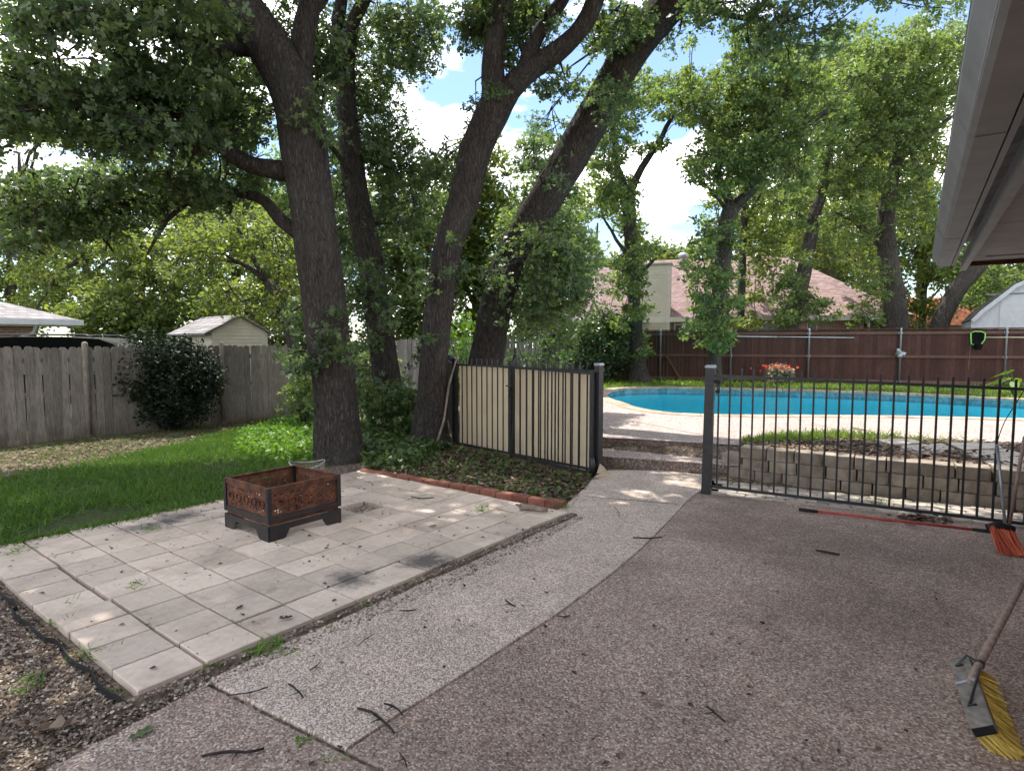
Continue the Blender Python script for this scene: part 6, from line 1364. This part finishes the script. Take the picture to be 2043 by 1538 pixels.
# ================================================================== TWIGS AND SMALL LITTER
TW = [([(712, 1412), (742, 1420), (768, 1440), (788, 1462)], .008, 'curved dark twig lying on the pale walkway near the driveway'), ([(765, 1402), (785, 1408), (803, 1425)], .006, 'short hooked twig beside the longest one on the walkway'), ([(402, 1507), (440, 1500), (490, 1499), (527, 1493)], .008, 'thick black twig on the front driveway slab'),
      ([(452, 1386), (500, 1380), (537, 1369)], .004, 'thin straight twig on the walkway corner near the dark joint'), ([(577, 1363), (590, 1375), (606, 1390)], .006, 'short black twig on the walkway left of centre'), ([(796, 1217), (815, 1218), (830, 1216)], .005, 'small twig across the walkway below the pavers'), ([(1008, 1196), (1018, 1204), (1028, 1209)], .006, 'short twig in the middle of the walkway'),
      ([(1262, 1072), (1295, 1073), (1322, 1071)], .007, 'straight twig at the curved edge of walkway and driveway'), ([(1628, 1098), (1650, 1101), (1676, 1106)], .012, 'stubby black bark piece on the driveway near the fence'), ([(1410, 1408), (1425, 1420), (1446, 1438)], .006, 'twig lying on the dark driveway at the bottom'), ([(798, 1500), (806, 1512), (812, 1530)], .004, 'thin twig at the bottom edge of the driveway'),
      ([(820, 990), (840, 994), (866, 992)], .007, 'thin forked twig on the far pavers'), ([(617, 1337), (628, 1330), (637, 1322)], .004, 'fine twig on the walkway under the patio corner'), ([(1112, 1228), (1125, 1230), (1138, 1227)], .005, 'brown twig on the walkway edge line'), ([(712, 1290), (725, 1278), (745, 1264)], .003, 'hair thin stem on the walkway'), ([(1225, 1010), (1232, 1018), (1236, 1030)], .004, 'little curved twig on the walkway before the steps')]
for pts, r_, lab in TW:
    z = .052 if 'pavers' in lab else .012; P_ = [G(x, y, z + rnd.uniform(0, .008)) for x, y in pts]; r_ *= .8; pp, rr = smooth_path(P_, [r_]*len(P_), .03); pp = [p + Vector((mnoise.noise(p*30), mnoise.noise(p*30+Vector((9, 0, 0))), 0))*.006 for p in pp]; rr = [r_*(1-.5*abs(i/len(rr)-.4)) for i in range(len(rr))]
    mb = MB(); mb.tube(pp, rr, 6); k = len(pp)//2; d = (pp[k]-pp[k-1]).normalized(); mb.tube([pp[k], pp[k] + Vector((d.y, -d.x, .1))*.05], [r_*.6, r_*.25], 5); tag(mb.build('twig', MT['twig'], None, True), lab, 'twig', 'twigs on the paving')
mb = MB(); a, b_ = G(1038, 1010, .085), G(1092, 1017, .085); mb.tube([a, a.lerp(b_, .4)+Vector((0, 0, .006)), a.lerp(b_, .8), b_], [.03, .027, .024, .02], 10, wob=.35); mb.tube([a.lerp(b_, .1), a.lerp(b_, .1)+Vector((-.07, -.02, .03))], [.018, .012], 7); tag(mb.build('log', MT['stick'], None, True), 'short broken branch log on the pavers by the brick edging', 'log')
# dry curled leaf, green leaf, and scattered crumbs
def curl_leaf(label, px, py, s_, m, z=.012, rz=0.0, curl=.35):
    o = MB(); n = 7; q = G(px, py, z); R_ = Matrix.Rotation(rz, 3, 'Z')
    outl = [(0, .06), (.18, .2), (.28, .13), (.45, .3), (.6, .18), (.8, .22), (1, .02)]
    for i in range(n-1):
        for sgn in (1, -1):
            pts = [(outl[i][0], 0), (outl[i+1][0], 0), (outl[i+1][0], sgn*outl[i+1][1]), (outl[i][0], sgn*outl[i][1])]
            o.poly([q + R_ @ (Vector((x-.5, y, curl*(y*y*2 + .35*(x-.4)**2)+.02))*s_) for x, y in pts])
    tag(o.build('fallen_leaf', m, None, False), label, 'leaf')
curl_leaf('large dry brown leaf curled on the gravel at the lower left', 115, 1452, .16, MT['litter'], .02, .15, .9); curl_leaf('dark green oak leaf fallen on the front driveway slab', 283, 1462, .10, MT['leaf_shrub2'], .012, .9, .4); curl_leaf('pale tan leaf on the gravel near the patio', 78, 1342, .08, MT['litter'], .02, .7)
curl_leaf('black crumpled leaf on the second front paver', 572, 1233, .07, MT['twig'], .055, .3, .8); curl_leaf('small dark curled leaf on a front paver', 478, 1212, .055, MT['twig'], .055, 1.2, .8); curl_leaf('brown upright leaf on the far pavers', 864, 1050, .07, MT['litter'], .055, .5, 1.0)
P_ = []
while len(P_) < 900:
    if rnd.random() < .6: p = pat(rnd.uniform(0, 12*PT), rnd.uniform(0, 10*PT)); P_.append((p.x, p.y, .053))
    else:
        p = G(rnd.uniform(500, 1900), rnd.uniform(990, 1530)); P_.append((p.x, p.y, .008))
o = leaf_mesh('debris', np.array(P_), .010+.035*rs.rand(len(P_))**3, KITE, MT['litter'], flat=True); tag(o, 'scattered crumbs of dead leaves over patio and driveway', 'debris', kind='stuff')
P_ = np.array([tuple(G(rnd.gauss(1830, 30), rnd.gauss(1034, 4), .012)) for _ in range(120)]); o = leaf_mesh('dry_leaf_heap', P_, .05+.04*rs.rand(len(P_)), KITE, MT['litter'], flat=True); tag(o, 'little drift of dry leaves under the iron fence rail', 'leaf litter', kind='stuff')
# litter on the missing paver and black plastic edging
q = pat(8.5*PT, 5.5*PT, .006); P_ = np.array([(q.x + PA.x*a*.14 + PB.x*b*.14, q.y + PA.y*a*.14 + PB.y*b*.14, .008) for a, b in rs.uniform(-1, 1, (500, 2))]); o = leaf_mesh('soil_crumbs', P_, .012+.025*rs.rand(len(P_)), PEB, MT['pebble'], flat=True, axis=np.c_[rs.normal(size=(len(P_), 2)), np.zeros(len(P_))]); tag(o, 'gravel and crumbs in the gap of the missing paver', 'gravel', kind='stuff')
ed = MB(); A_ = [pat(-.05 - .03*abs(mnoise.noise(Vector((t*2.3, 0, 0))))*1.6 - (.03 if 1.0 < t < 1.6 else 0), t) for t in np.linspace(-.03, 3.4, 60)]
for i in range(len(A_)-1):
    zt = lambda k: .028 + .014*mnoise.noise(Vector((k*.35, 5, 0)))
    a, b_ = A_[i], A_[i+1]; off = Vector((PA.x, PA.y, 0))*-.006
    for o_ in (Vector((0, 0, 0)), off): ed.quad(a+o_+Vector((0, 0, -.06)), b_+o_+Vector((0, 0, -.06)), b_+o_+Vector((0, 0, zt(i+1))), a+o_+Vector((0, 0, zt(i))))
    ed.quad(a+Vector((0, 0, zt(i))), b_+Vector((0, 0, zt(i+1))), b_+off+Vector((0, 0, zt(i+1))), a+off+Vector((0, 0, zt(i))))
tag(ed.build('garden_edging', MT['plastic_black']), 'wavy black plastic edging strip along the left side of the patio', 'edging')
print('all', time.time()-T0, 'tris', sum(len(o.data.polygons) for o in SC.objects if o.type == 'MESH'))
